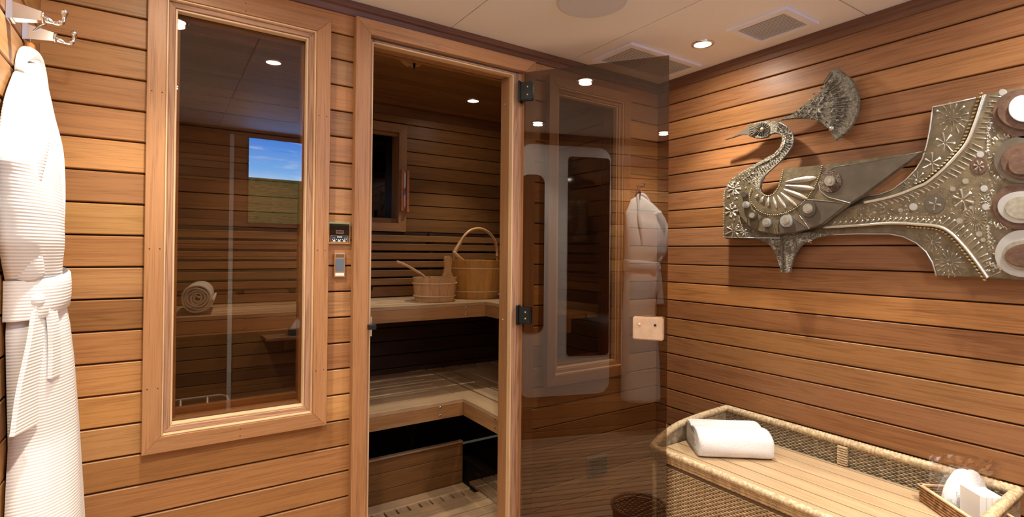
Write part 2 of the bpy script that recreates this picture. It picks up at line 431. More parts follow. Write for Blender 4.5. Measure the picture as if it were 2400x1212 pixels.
# ------------------------------------------------------------------ mitred frames
def mitre(parent, nm, X0, X1, Zb, Zt, w, y0, y1, mats, legs='LRTB', step=None, ybase=None):
    """picture-frame boards in the x-z plane, front face y0, back face y1"""
    def board(pts, ax):
        bm = bmesh.new(); c = .0018
        n = len(pts); cx = sum(p[0] for p in pts)/n; cz = sum(p[1] for p in pts)/n
        F0 = [bm.verts.new((px+(c if px < cx else -c)*.7, y0, pz+(c if pz < cz else -c)*.7)) for px, pz in pts]
        F1 = [bm.verts.new((px, y0+c, pz)) for px, pz in pts]; F2 = [bm.verts.new((px, y1, pz)) for px, pz in pts]
        for A, B in ((F0, F1), (F1, F2)):
            for i in range(n): bm.faces.new((A[i], A[(i+1) % n], B[(i+1) % n], B[i]))
        bm.faces.new(F0); bm.faces.new(F2[::-1]); fixn(bm)
        mesh_obj(nm, bm, mats[ax], parent)
    wt = w if 'T' in legs else 0; wbm = w if 'B' in legs else 0
    if 'L' in legs: board([(X0, Zb), (X0, Zt), (X0+w, Zt-wt), (X0+w, Zb+wbm)], 2)
    if 'R' in legs: board([(X1, Zb), (X1-w, Zb+wbm), (X1-w, Zt-wt), (X1, Zt)], 2)
    if 'T' in legs: board([(X0, Zt), (X1, Zt), (X1-w, Zt-w), (X0+w, Zt-w)], 0)
    if 'B' in legs: board([(X0, Zb), (X0+w, Zb+w), (X1-w, Zb+w), (X1, Zb)], 0)
def window(nm, X0, X1):
    o = struct(nm, ((X0+X1)/2, 0, .763))
    bm = bmesh.new()
    for nx_ in (X0+.012, X0+.037, X1-.012, X1-.037):
        for nz_ in (.95, 1.35, 1.80): bmesh.ops.create_icosphere(bm, subdivisions=1, radius=.0018, matrix=Matrix.Translation((nx_, -.0300, nz_)))
    for nx_ in (X0+.25, ):
        for nz_ in (.775, .797, 2.09, 2.115): bmesh.ops.create_icosphere(bm, subdivisions=1, radius=.0018, matrix=Matrix.Translation((nx_, -.0300, nz_)))
    mesh_obj('nail_heads', bm, subst, o)
    Zb, Zt = .763, 2.127
    mitre(o, 'casing', X0, X1, Zb, Zt, .046, -.030, -.0005, trimw)
    mitre(o, 'sill_edge', X0+.046, X1-.046, Zb+.046, Zt-.046, .005, -.026, .02, palew)
    mitre(o, 'stop', X0+.051, X1-.051, Zb+.051, Zt-.051, .016, -.012, .02, roughw)
    mitre(o, 'glass_bead', X0+.067, X1-.067, Zb+.067, Zt-.067, .006, -.006, .019, palew)
    a, b, c, d = X0+.066, X1-.066, Zb+.066, Zt-.066
    box('pane', a, b, .022, .028, c, d, winglass, o)
    mitre(o, 'inner_bead', X0+.067, X1-.067, Zb+.067, Zt-.067, .014, .030, .05, trimw)
    mitre(o, 'inner_casing', X0+.012, X1-.012, Zb+.03, Zt-.03, .06, .1005, .115, saunaw)
    # jamb lining
    bm = bmesh.new()
    for q in ((a-.012, a, c-.012, d+.012), (b, b+.012, c-.012, d+.012)): quadbox(bm, q[0], q[1], .0205, .1, q[2], q[3])
    quadbox(bm, a, b, .0205, .1, c-.012, c); quadbox(bm, a, b, .0205, .1, d, d+.012)
    mesh_obj('jamb', bm, trimw[2], o)
    return o
window('window_1', -.041, .469)
window('window_2', 1.399, 1.900)

d1 = struct('door_1', (.93, 0, 0))
mitre(d1, 'casing', .553, 1.324, 0, 2.165, .053, -.030, -.0005, trimw, legs='LRT')
mitre(d1, 'seal', .606, 1.256, 0, 2.112, .004, -.006, .02, [rubber]*3, legs='T')
mitre(d1, 'jamb', .606, 1.271, 0, 2.108, .014, -.004, .02, roughw, legs='LR'); mitre(d1, 'jamb', .620, 1.249, 0, 2.108, .008, -.002, .02, roughw, legs='T'); mitre(d1, 'jamb', 1.2, 1.257, 0, 2.108, .028, -.001, .02, roughw, legs='R')
mitre(d1, 'stop_bead', .618, 1.229, 0, 2.100, .006, -.004, .03, palew, legs='LRT')
bm = bmesh.new()
quadbox(bm, .601, .622, .021, .084, 0, 2.099); quadbox(bm, 1.222, 1.261, .021, .084, 0, 2.099); quadbox(bm, .601, 1.261, .021, .084, 2.0995, 2.12)
mesh_obj('jamb_lining', bm, trimw[2], d1)
mitre(d1, 'inner_casing', .56, 1.30, 0, 2.16, .06, .1005, .115, saunaw, legs='LRT')
box('threshold', .60, 1.262, -.0, .1, 0, .02, trimw[0], d1)
# small fixing heads on the right jamb
for z in (1.06, 1.985):
    bm = bmesh.new(); bmesh.ops.create_uvsphere(bm, u_segments=10, v_segments=6, radius=.004, matrix=Matrix.Translation((1.2215, .055, z))); mesh_obj('screw_head', bm, goldish, d1, smooth=True)

# ------------------------------------------------------------------ glass door leaf, swung open
HX, HY = 1.262, -.034; FX, FY = 1.602, -.5095
dv = Vector((FX-HX, FY-HY, 0)); DL = dv.length; dv.normalize(); dn = Vector((-dv.y, dv.x, 0))   # dn points to the wall side
gd = thing('glass_door', 'tall frameless bronze glass door standing open on the right side of the sauna doorway', 'door', (HX, HY, .03))
def doorbox(nm, a0, a1, b0, b1, z0, z1, mat, bev=0, parent=None):
    bm = bmesh.new(); quadbox(bm, a0, a1, b0, b1, z0, z1)
    if bev: bmesh.ops.bevel(bm, geom=bm.edges[:], offset=bev, segments=2, affect='EDGES')
    for v in bm.verts: v.co = Vector((HX, HY, 0))+dv*v.co.x+dn*v.co.y+Vector((0, 0, v.co.z))
    return mesh_obj(nm, bm, mat, parent or gd)
doorbox('pane', 0, DL, -.003, .003, .03, 2.105, doorglass)
for z0, z1 in ((1.985, 2.062), (1.052, 1.122)):
    h = doorbox('hinge', -.012, .040, -.014, .014, z0, z1, blackm, .004)
    doorbox('hinge_plate', -.022, -.0125, -.022, .016, z0-.006, z1+.006, blackm, .002, h)
    for zz in (z0+.022, z1-.022):
        bm = bmesh.new(); c = Vector((HX, HY, zz))+dv*.018-dn*.014
        bmesh.ops.create_uvsphere(bm, u_segments=8, v_segments=6, radius=.0045, matrix=Matrix.Translation(c)); mesh_obj('screw', bm, goldish, h, smooth=True)
hb = doorbox('handle', DL-.125, DL-.012, -.034, -.0045, 1.022, 1.108, plain('pale_handle_wood', (.62, .44, .29), .5, var=(40, .88, 1.1)), .004)
for a, rr, mm in ((DL-.100, .0055, hoopw), (DL-.042, .005, blackm)):
    bm = bmesh.new(); c = Vector((HX, HY, 1.08))+dv*a-dn*.034
    bmesh.ops.create_uvsphere(bm, u_segments=10, v_segments=6, radius=rr, matrix=Matrix.Translation(c)); mesh_obj('peg', bm, mm, hb, smooth=True)
doorbox('back_handle', DL-.125, DL-.012, .0045, .034, 1.022, 1.108, handlew, .004)
# roller catch on the left jamb
kc = thing('door_catch', 'small black roller catch on the left jamb of the sauna doorway', 'door catch', (.62, -.01, 1.06))
box('strike_plate', .6225, .6285, -.006, .018, 1.045, 1.115, steel, kc)
box('catch_body', .604, .634, -.040, -.0205, 1.073, 1.091, blackm, kc, .002)

# ------------------------------------------------------------------ downlights
def downlight(nm, x, y, z, power, cone, label, group, r=.034, parent_mat=chrome):
    t = thing(nm, label, 'ceiling light', (x, y, z-.004), group)
    bm = bmesh.new(); lathe(bm, [(r+.012, -.0002), (r+.012, -.003), (r+.004, -.006), (r, -.005), (r, -.0002)], (x, y, z), 32, cap=False); mesh_obj('trim_ring', bm, parent_mat, t, smooth=True)
    bm = bmesh.new(); lathe(bm, [(r-.0005, -.0002), (r-.0005, -.0028), (.002, -.0034)], (x, y, z), 28); mesh_obj('diffuser', bm, lampglow, t)
    ld = bpy.data.lights.new(nm+'_beam', 'SPOT'); ld.energy = power; ld.color = WARM; ld.spot_size = math.radians(cone); ld.spot_blend = .75; ld.shadow_soft_size = .022
    lo = bpy.data.objects.new(nm+'_beam', ld); COL.objects.link(lo); lo.parent = t; lo.location = (0, 0, -.012)
    l2 = bpy.data.lights.new(nm+'_glow', 'AREA'); l2.shape = 'DISK'; l2.size = .06; l2.energy = power*FILL*(.45 if z < ZC+.01 else .12); l2.color = WARM; l2.spread = PI
    lo2 = bpy.data.objects.new(nm+'_glow', l2); COL.objects.link(lo2); lo2.parent = t; lo2.location = (0, 0, -.013)
    return t
LAB = ['bright recessed downlight in the ceiling near the bird wall, between the two vents',
       'recessed downlight in the ceiling in front of the open glass door', 'recessed downlight in the ceiling above the bathrobe',
       'recessed downlight in the ceiling near the white entry door', 'recessed downlight in the ceiling over the near end of the wicker hamper',
       'unseen downlight added over the linen table to bounce light onto the ceiling']
for (x, y, pw, cn, _), lb in zip(LAMPS, LAB): downlight('recessed_downlight', x, y, ZC, pw, cn, lb, 'room downlights')  # the last one is the added lamp for ceiling bounce
for (x, y, pw, cn), lb in zip(SAUNA_LAMPS, ('recessed downlight in the sauna ceiling seen through the doorway', 'recessed downlight in the sauna ceiling seen through the left window')):
    downlight('recessed_downlight', x, y, ZS, pw, cn, lb, 'sauna downlights')

# ------------------------------------------------------------------ ceiling vents and speaker
def vent(x0, x1, y0, y1, label, n):
    t = thing('ceiling_vent', label, 'vent', ((x0+x1)/2, (y0+y1)/2, ZC-.01), 'ceiling vents')
    bm = bmesh.new(); f = .026; z0, z1 = ZC-.011, ZC-.0006
    quadbox(bm, x0, x1, y0, y0+f, z0, z1); quadbox(bm, x0, x1, y1-f, y1, z0, z1); quadbox(bm, x0, x0+f, y0+f, y1-f, z0, z1); quadbox(bm, x1-f, x1, y0+f, y1-f, z0, z1)
    bmesh.ops.remove_doubles(bm, verts=bm.verts[:], dist=1e-5)
    mesh_obj('frame', bm, vent_white, t)
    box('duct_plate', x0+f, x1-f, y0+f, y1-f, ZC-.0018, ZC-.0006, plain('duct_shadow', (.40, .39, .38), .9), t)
    for k in range(n):
        xa = x0+f+(x1-x0-2*f)*(k+.12)/n; xb = x0+f+(x1-x0-2*f)*(k+.88)/n
        bm = bmesh.new(); prism(bm, [(xa, ZC-.0100), (xb, ZC-.0085), (xb, ZC-.0075), (xa, ZC-.0090)], 1, y0+f, y1-f)
        # prism takes (x,z) pairs for axis 1
        fixn(bm); mesh_obj('slat', bm, vent_slatm, t)
vent(1.800, 2.022, -.852, -.618, 'square white louvred vent in the ceiling right of the bright downlight', 14)
vent(1.592, 2.045, -.322, -.085, 'wide white louvred ceiling vent seen partly behind the glass door', 30)
bm = bmesh.new(); lathe(bm, [(.120, -.0006), (.120, -.005), (.112, -.009), (.004, -.010)], (1.222, -.492, ZC), 48)
tag(mesh_obj('ceiling_speaker', bm, grille, smooth=False), 'round pale ceiling speaker with a fine mesh grille at the top of the picture', 'speaker')

# ------------------------------------------------------------------ sauna benches
def bench(nm, label, zt, yf, xc, h, th=.022, yend=YS-.004):
    """L-shaped bench: back run to x=xc, side run xc..wall; front edges at yf and xc"""
    t = thing(nm, label, 'sauna bench', (1, 1, zt-h), 'sauna benches')
    # back run slats
    ys = [yf+.0]
    step = .118 if zt < .8 else .118
    n = round((yend-yf)/step); st = (yend-yf)/n
    for k in range(n):
        chbox('slat', 0, XL+.002, xc-.001, yf+k*st+(0 if k == 0 else .007), yf+(k+1)*st-.006, zt-th, zt, benchw[0], t, .002)
    n2 = round((XR-.004-xc)/.120); s2 = (XR-.004-xc)/n2
    for k in range(n2):
        chbox('slat', 1, .125, yend, xc+k*s2+(0 if k == 0 else .008), xc+(k+1)*s2-.007, zt-th, zt, benchw[1], t, .002)
    box('apron', XL+.002, xc-.0005, yf+.003, yf+.028, zt-h, zt-th-.0005, apronw[0], t)
    box('apron', xc+.0005, xc+.028, .125, yf+.028, zt-h, zt-th-.0005, apronw[1], t)
    box('bearer', XL+.004, xc, YS-.045, YS-.008, zt-h, zt-th-.001, apronw[0], t)
    bl = [(xc-.138, yf, 0), (xc, yf-.33, 1), (.285, yf, 0)]
    if zt > .8: bl = [(xc-.135, yf, 0), (xc, yf-.16, 1), (.335, yf, 0)]
    for bx, by, s in bl:
        for dz in (.026, .068):
            bm = bmesh.new()
            if s == 0: lathe(bm, [(.006, .0029), (.006, -.001), (.003, -.003)], (bx, yf, zt-dz), 10, axis=1)
            else: lathe(bm, [(.006, .0004), (.006, -.002), (.003, -.004)], (xc, by, zt-dz), 10, axis=0)
            mesh_obj('bolt', bm, steel, t)
bench('sauna_bench', 'upper pale slatted sauna bench holding the two wooden buckets', 1.05, .885, 1.634, .088)
bench('sauna_bench', 'lower pale slatted sauna bench at knee height inside the sauna', .55, .687, 1.378, .09)
# riser under the lower bench
rp = struct('wall_riser', (1, .86, 0))
for k in range(3):
    z0 = k*P; z1 = min((k+1)*P, .25)
    chbox('plank', 0, XL, 1.46, .84, .855, z0+.001, z1-.001, saunaw[0], rp, .002)

box('ledge', XL, 1.46, .836, .862, .2515, .262, benchw[0], rp, .002)
# backrests
def backrest(label, run):
    t = thing('backrest', label, 'backrest', (1, YS-.03, 1.13) if run == 0 else (XR-.03, .8, 1.13), 'slatted backrests')
    bands = [(1.132, 1.173), (1.185, 1.226), (1.242, 1.283), (1.296, 1.338), (1.353, 1.397), (1.411, 1.452)]
    for a, b in bands:
        if run == 0: chbox('slat', 0, XL+.03, XR-.055, 1.395, 1.412, a, b, saunaw[0], t, .002)
        else: chbox('slat', 1, .16, 1.392, XR-.052, XR-.036, a, b, saunaw[1], t, .002)
    if run == 0: chbox('slat', 0, XL+.03, XR-.055, 1.425, 1.442, 1.056, 1.122, saunaw[0], t, .002)
    for q in ((.05, .35, .62, 1.08, 1.5, 1.95) if run == 0 else (.3, .8, 1.3)):
        if run == 0: box('batten', q, q+.035, 1.4125, 1.4485, 1.10, 1.47, subst, t)
        else: box('batten', XR-.0355, XR-.0015, q, q+.035, 1.10, 1.47, subst, t)
backrest('dark gapped cedar backrest slats along the back wall of the sauna', 0)
backrest('cedar backrest slats along the right-hand wall of the sauna', 1)

# duckboard on the sauna floor
dk_ = thing('duckboard', 'pale slatted duckboard lying on the sauna floor', 'duckboard', (1, .5, 0))
chbox('board', 0, .2, 1.46, .752, .836, .0, .022, benchw[0], dk_, .002)
x = .2
while x < 1.40:
    chbox('block', 1, .69, .748, x+.004, x+.056, .0, .021, benchw[1], dk_, .001); x += .063
chbox('board', 0, .2, 1.485, .606, .688, .0, .022, benchw[0], dk_, .002)
for k, (a, b) in enumerate(((.530, .598), (.455, .523), (.38, .448), (.305, .373), (.23, .298), (.155, .223))):
    chbox('board', 0, .2, 1.487, a, b, .0, .022, benchw[0], dk_, .002)
dk2 = thing('duckboard', 'dark slatted duckboard beneath the right-hand sauna bench', 'duckboard', (1.8, .5, 0))
for k in range(7): chbox('board', 1, .15, .83, 1.50+k*.085, 1.575+k*.085, 0, .02, teak, dk2, .002)

# back window of the sauna
w3 = struct('window_3', (1.1, YS, 1.476))
mitre(w3, 'casing', .862, 1.340, 1.476, 2.180, .055, YS-.022, YS-.0005, trimw)
bm = bmesh.new(); a, b, c, d = .917, 1.284, 1.532, 2.124
quadbox(bm, a-.012, a, YS, YS+.13, c-.01, d+.01); quadbox(bm, b, b+.012, YS, YS+.13, c-.01, d+.01); quadbox(bm, a, b, YS, YS+.13, c-.01, c); quadbox(bm, a, b, YS, YS+.13, d, d+.01)
mesh_obj('jamb', bm, trimw[2], w3)
box('pane', a, b, YS+.10, YS+.108, c, d, darkglass, w3)
box('backing', a-.012, b+.012, YS+.132, YS+.14, c-.01, d+.01, plain('night_dark', (.004, .005, .008), .9), w3)

# sand timer on that casing
st_ = thing('sand_timer', 'reddish wooden sauna sand timer mounted beside the small dark back window', 'sand timer', (1.318, 1.41, 1.61))
rw = plain('red_cedar', (.52, .20, .09), .45, var=(30, .8, 1.2))
box('side_rail', 1.292, 1.304, 1.395, 1.4265, 1.612, 1.882, rw, st_, .002)
box('side_rail', 1.330, 1.346, 1.395, 1.4265, 1.606, 1.878, rw, st_, .002)
box('back_plate', 1.304, 1.330, 1.418, 1.4265, 1.612, 1.876, rw, st_)
for z0, z1 in ((1.755, 1.868), (1.628, 1.742)):
    bm = bmesh.new(); lathe(bm, [(.003, z0), (.0075, z0+.02), (.0075, z1-.02), (.003, z1)], (1.317, 1.407, 0), 12); mesh_obj('glass_bulb', bm, whitem if z0 > 1.7 else plain('pink_sand', (.75, .5, .42), .4), st_, smooth=True)
bm = bmesh.new(); lathe(bm, [(.008, 1.715), (.008, 1.738)], (1.317, 1.4065, 0), 12); mesh_obj('sand', bm, plain('blue_sand', (.12, .2, .65), .5), st_)
for k in range(7): box('tick', 1.3445, 1.3475, 1.392, 1.395, 1.64+k*.03, 1.643+k*.03, blackm, st_)

# heat sensor under the sauna ceiling
hsn = thing('heat_sensor', 'small cedar shaded sensor fixed under the sauna ceiling behind the lintel', 'sensor', (1.02, .62, ZS-.02))
bm = bmesh.new(); prism(bm, [(.975, ZS-.0005), (1.085, ZS-.0005), (1.075, ZS-.014), (1.045, ZS-.026), (1.028, ZS-.018), (1.014, ZS-.026), (.985, ZS-.012)], 1, .60, .64)
fixn(bm); mesh_obj('bracket', bm, handlew, hsn)
bm = bmesh.new(); lathe(bm, [(.007, -.005), (.007, -.03), (.003, -.048)], (1.03, .59, ZS), 10); mesh_obj('probe', bm, blackm, hsn)

# ------------------------------------------------------------------ buckets and ladles
def bucket(nm, label, c, rb, rt, h, nst, mat, hoops, zt=1.051):
    t = thing(nm, label, 'bucket', (c[0], c[1], zt), 'sauna buckets')
    cx, cy = c
    for k in range(nst):
        a0 = 2*PI*k/nst+.004; a1 = 2*PI*(k+1)/nst-.004
        bm = bmesh.new(); V = []
        for (r0, z) in ((rb, zt), (rt, zt+h)):
            for r in (r0, r0-.011):
                for a in (a0, (a0+a1)/2, a1): V.append(bm.verts.new((cx+r*math.cos(a), cy+r*math.sin(a), z)))
        # indices: bottom outer 0-2, bottom inner 3-5, top outer 6-8, top inner 9-11
        for f in ((0, 1, 7, 6), (1, 2, 8, 7), (4, 3, 9, 10), (5, 4, 10, 11), (6, 7, 10, 9), (7, 8, 11, 10), (1, 0, 3, 4), (2, 1, 4, 5), (3, 0, 6, 9), (2, 5, 11, 8)): bm.faces.new([V[i] for i in f])
        fixn(bm); mesh_obj('stave', bm, mat, t)
    bm = bmesh.new(); lathe(bm, [(rb-.011, zt+.006), (rb-.011, zt+.014)], (cx, cy, 0), 24); mesh_obj('base', bm, mat, t)
    for hz in hoops:
        r = rb+(rt-rb)*hz/h+.0028; bm = bmesh.new()
        tube(bm, [(cx+r*math.cos(2*PI*k/40), cy+r*math.sin(2*PI*k/40), zt+hz) for k in range(40)], .0045, 8, closed=True); mesh_obj('hoop', bm, hoopw, t, smooth=True)
    return t
sc_ = (1.388, 1.085)
s = bucket('wooden_bucket', 'small low wooden bucket with pale hoops and an upright paddle-shaped grip', sc_, .119, .134, .142, 14, bucketw, (.032, .108))
bm = bmesh.new(); pts = [(-.050, 0), (-.034, .012), (-.024, .04), (-.020, .075), (-.024, .105), (-.022, .128), (-.010, .140), (.010, .141), (.023, .130), (.026, .105), (.021, .075), (.022, .04), (.032, .012), (.048, 0), (.048, -.03), (-.05, -.03)]
prism(bm, [(sc_[0]+.028+p*1.02, 1.051+.142+q*.93) for p, q in pts], 1, sc_[1]-.122, sc_[1]-.108); fixn(bm); mesh_obj('grip', bm, handlew, s)
l = thing('ladle', 'small wooden ladle leaning out of the low bucket to the left', 'ladle', (sc_[0]-.05, sc_[1], 1.08), 'sauna ladles')
bm = bmesh.new(); tube(bm, catmull([(1.345, 1.07, 1.155), (1.31, 1.072, 1.200), (1.255, 1.085, 1.238), (1.20, 1.095, 1.268), (1.150, 1.10, 1.288)], 5), [.008]*21, 10); mesh_obj('handle', bm, handlew, l, smooth=True)
bm = bmesh.new(); lathe(bm, [(.03, 0), (.04, .035), (.037, .035), (.028, .005)], (1.36, 1.07, 1.12), 20); mesh_obj('bowl', bm, handlew, l, smooth=True)
bc = (1.728, 1.185)
b_ = bucket('wooden_bucket', 'large golden wooden bucket with a tall bentwood hoop handle', bc, .150, .182, .245, 18, goldw, (.045, .193))
pu = [(1.563, 1.17, 1.335), (1.578, 1.17, 1.365), (1.60, 1.17, 1.40), (1.635, 1.17, 1.452), (1.69, 1.175, 1.492), (1.757, 1.18, 1.503), (1.815, 1.185, 1.487), (1.865, 1.19, 1.447), (1.893, 1.195, 1.40), (1.905, 1.2, 1.35), (1.905, 1.2, 1.32)]
cp = catmull(pu, 5); nn_ = len(cp)
bm = bmesh.new(); tube(bm, cp, [.0145 if i < 6 else (.0125 if i < 12 else (.0095 if i < nn_-14 else .0105)) for i in range(nn_)], 10); mesh_obj('bent_handle', bm, handlew, b_, smooth=True)
bm = bmesh.new(); tube(bm, [(1.905, 1.2, 1.33), (1.908, 1.2, 1.27)], .006, 8); mesh_obj('hook_pin', bm, handlew, b_)
bm = bmesh.new(); tube(bm, [(1.563, 1.17, 1.36), (1.558, 1.17, 1.27)], .006, 8); mesh_obj('hook_pin', bm, handlew, b_)
l2 = thing('ladle', 'wooden ladle handle poking out of the large golden bucket', 'ladle', (1.6, 1.12, 1.29), 'sauna ladles')
bm = bmesh.new()
tube(bm, [(1.505, 1.07, 1.345), (1.60, 1.10, 1.285), (1.66, 1.13, 1.20)], [.011, .011, .009], 8); mesh_obj('handle', bm, handlew, l2, smooth=True)
bm = bmesh.new(); lathe(bm, [(.03, 0), (.04, .035), (.037, .035), (.028, .005)], (1.68, 1.14, 1.12), 20); mesh_obj('bowl', bm, handlew, l2, smooth=True)

# ------------------------------------------------------------------ rolled towel on the sauna bench
def spiral_roll(bm, c, r, L, turns=5, n=26, dirv=Vector((0, 1, 0))):
    """terry roll whose end shows the spiral; axis along dirv"""
    side = Vector((1, 0, 0)); up = Vector((0, 0, 1)); pts = []
    m = turns*n
    for i in range(m+1):
        a = 2*PI*i/n; rr = .008+(r-.012-.008)*i/m + .0022*math.sin(a*3+1.3)*math.sin(a*.7)
        pts.append((a, rr))
    th = (r-.02)/turns*.42
    rings = []
    ys = [0, .006, .02, L-.006, L]
    for j, y in enumerate(ys):
        ro = []; ri = []
        for a, rr in pts:
            t2 = th*(.55 if j in (0, 4) else 1)
            wob = .0025*math.sin(a*1.7+2) if j < 2 else 0
            for lst, q in ((ro, rr+t2), (ri, rr-t2)):
                lst.append(bm.verts.new(Vector(c)+side*(q*math.cos(a))+up*(q*math.sin(a))+dirv*(y+wob)))
        rings.append((ro, ri))
    for (ao, ai), (bo, bi) in zip(rings, rings[1:]):
        for k in range(m):
            bm.faces.new((ao[k], ao[k+1], bo[k+1], bo[k])); bm.faces.new((ai[k+1], ai[k], bi[k], bi[k+1]))
        bm.faces.new((ao[m], ai[m], bi[m], bo[m])); bm.faces.new((ai[0], ao[0], bo[0], bi[0]))
    for (o_, i_), fl_ in ((rings[0], 0), (rings[-1], 1)):
        for k in range(m):
            f = (o_[k], i_[k], i_[k+1], o_[k+1]); bm.faces.new(f if fl_ else f[::-1])
bm = bmesh.new(); spiral_roll(bm, (.136, .93, 1.051+.0755), .077, .34); fixn(bm)
bmesh.ops.rotate(bm, verts=bm.verts[:], cent=(.136, .93, 1.126), matrix=Matrix.Rotation(math.radians(-6), 3, 'Z'))
tag(mesh_obj('rolled_towel', bm, towel_in, smooth=True), 'cream rolled towel lying on the upper sauna bench behind the left window', 'towel')

# ------------------------------------------------------------------ heater with guard rail
ht = thing('sauna_heater', 'grey sauna heater of stones inside a thin steel guard rail behind the left window', 'heater', (0, .3, 0))
box('housing', -.22, .16, .17, .46, .12, .70, plain('heater_steel', (.16, .16, .16), .4, .5), ht, .01)
box('foot', -.20, -.17, .2, .43, .02, .12, blackm, ht); box('foot', .11, .14, .2, .43, .02, .12, blackm, ht)
rs = random.Random(3)
for i in range(6):
    for j in range(4):
        bm = bmesh.new(); bmesh.ops.create_icosphere(bm, subdivisions=2, radius=.034)
        for v in bm.verts: v.co *= 1+rs.uniform(-.12, .12)
        bmesh.ops.scale(bm, vec=(1.1, .95, .7), verts=bm.verts[:]); bmesh.ops.rotate(bm, verts=bm.verts[:], matrix=Matrix.Rotation(rs.uniform(0, 6), 3, (1, 1, 1)), cent=(0, 0, 0))
        bmesh.ops.translate(bm, vec=(-.185+i*.062, .21+j*.066, .722+rs.uniform(0, .014)), verts=bm.verts[:]); mesh_obj('stone', bm, stone, ht, smooth=True)
railm = plain('pale_steel_rail', (.62, .60, .56), .35, .35)
for z in (.78, .748, .722):
    bm = bmesh.new(); tube(bm, [(-.25, .50, z), (.20, .50, z), (.218, .47, z), (.218, .14, z), (-.25, .14, z)], .0045, 8); mesh_obj('rail', bm, railm, ht, smooth=True)
for x, y in ((-.13, .5), (.067, .5), (.155, .5), (.218, .3), (.067, .14), (-.13, .14)):
    bm = bmesh.new(); tube(bm, [(x, y, .02), (x, y, .782)], .0045, 8); mesh_obj('post', bm, railm, ht, smooth=True)

# ------------------------------------------------------------------ controls on the front wall
cp_ = thing('sauna_control', 'square chrome sauna control unit with black face, left of the doorway', 'control panel', (.508, 0, 1.37))
box('bezel', .470, .547, -.012, -.0005, 1.371, 1.447, chrome, cp_, .003)
box('face', .475, .542, -.0135, -.0118, 1.377, 1.441, blackglass, cp_)
dsp = box('display', .496, .522, -.0145, -.0136, 1.408, 1.419, chrome, cp_)
box('screen', .4985, .5195, -.0152, -.0146, 1.4105, 1.4165, plain('display_blue', (.02, .03, .09), .2), dsp)
kp = box('keypad', .479, .538, -.0145, -.0136, 1.378, 1.401, chrome, cp_)
box('key_face', .4805, .5365, -.0152, -.0146, 1.380, 1.3995, plain('navy_keys', (.01, .025, .05), .25), kp)
bm = bmesh.new()
for i in range(8): quadbox(bm, .484+i*.0065, .4865+i*.0065, -.0157, -.0153, 1.3865, 1.389)
for i in range(6): quadbox(bm, .500+i*.003, .502+i*.003, -.0157, -.0153, 1.3945, 1.3975)
for a_, b_2 in ((.485, .494), (.523, .533)): quadbox(bm, a_, b_2, -.0157, -.0153, 1.3920, 1.3932)
for i in range(3): quadbox(bm, .486+i*.017, .494+i*.017, -.0157, -.0153, 1.3808, 1.3845)
mesh_obj('key_symbols', bm, whitem, kp)
sw = thing('light_switch', 'narrow chrome rocker switch mounted below the sauna control unit', 'switch', (.511, 0, 1.256))
box('bezel', .492, .531, -.010, -.0005, 1.257, 1.341, chrome, sw, .003)
box('lens', .497, .526, -.0115, -.0095, 1.325, 1.337, brownm, sw)
box('rocker', .497, .526, -.013, -.0095, 1.277, 1.323, greym, sw, .002)
box('label_strip', .497, .526, -.012, -.0095, 1.263, 1.272, whitem, sw)
wv_ = thing('wall_vent', 'small grey louvred vent low on the front wall behind the glass door', 'vent', (1.718, 0, .30))
box('frame', 1.657, 1.779, -.010, -.0005, .300, .395, greyv, wv_, .003)
box('side_bar', 1.659, 1.675, -.014, -.0101, .304, .391, steel, wv_)
for k in range(5): box('louvre', 1.680, 1.774, -.015, -.0101, .308+k*.0165, .317+k*.0165, blackm, wv_)

# ------------------------------------------------------------------ left wall: hooks, robes, white entry door
def robe_hook(y, z, label):
    t = thing('robe_hook', label, 'hook', (XL, y, z), 'chrome robe hooks')
    bm = bmesh.new()
    for (x0, hw, hh), (x1, hw1, hh1) in (((XL+.0006, .020, .021), (XL+.010, .017, .019)), ((XL+.010, .014, .017), (XL+.055, .008, .010))):
        A = [bm.verts.new((x0, y+a*hw, z+b*hh)) for a, b in ((-1, -1), (1, -1), (1, 1), (-1, 1))]; B = [bm.verts.new((x1, y+a*hw1, z+b*hh1)) for a, b in ((-1, -1), (1, -1), (1, 1), (-1, 1))]
        for i in range(4): bm.faces.new((A[i], A[(i+1) % 4], B[(i+1) % 4], B[i]))
        bm.faces.new(A[::-1]); bm.faces.new(B)
    fixn(bm); mesh_obj('mount', bm, chrome, t)
    bm = bmesh.new(); lathe(bm, [(.008, .053), (.013, .055), (.013, .058), (.009, .060)], (XL, y, z), 20, axis=0); mesh_obj('collar', bm, chrome, t, smooth=True)
    bm = bmesh.new(); q = catmull([(XL+.056, y, z), (XL+.070, y, z-.006), (XL+.083, y, z-.006), (XL+.090, y, z+.004), (XL+.091, y, z+.018)], 5)
    tube(bm, q, [.0055+.0015*math.sin(i*.7) for i in range(len(q))], 10); 
    bmesh.ops.create_uvsphere(bm, u_segments=12, v_segments=8, radius=.0075, matrix=Matrix.Translation((XL+.091, y, z+.019)))
    mesh_obj('arm', bm, chrome, t, smooth=True)
robe_hook(-.345, 1.846, 'nearer chrome robe hook at the top left corner of the picture')
robe_hook(-.190, 1.853, 'farther chrome robe hook from which the bathrobe hanger hangs')
robe_hook(-1.390, 1.853, 'chrome robe hook past the white entry door, seen only as a reflection')

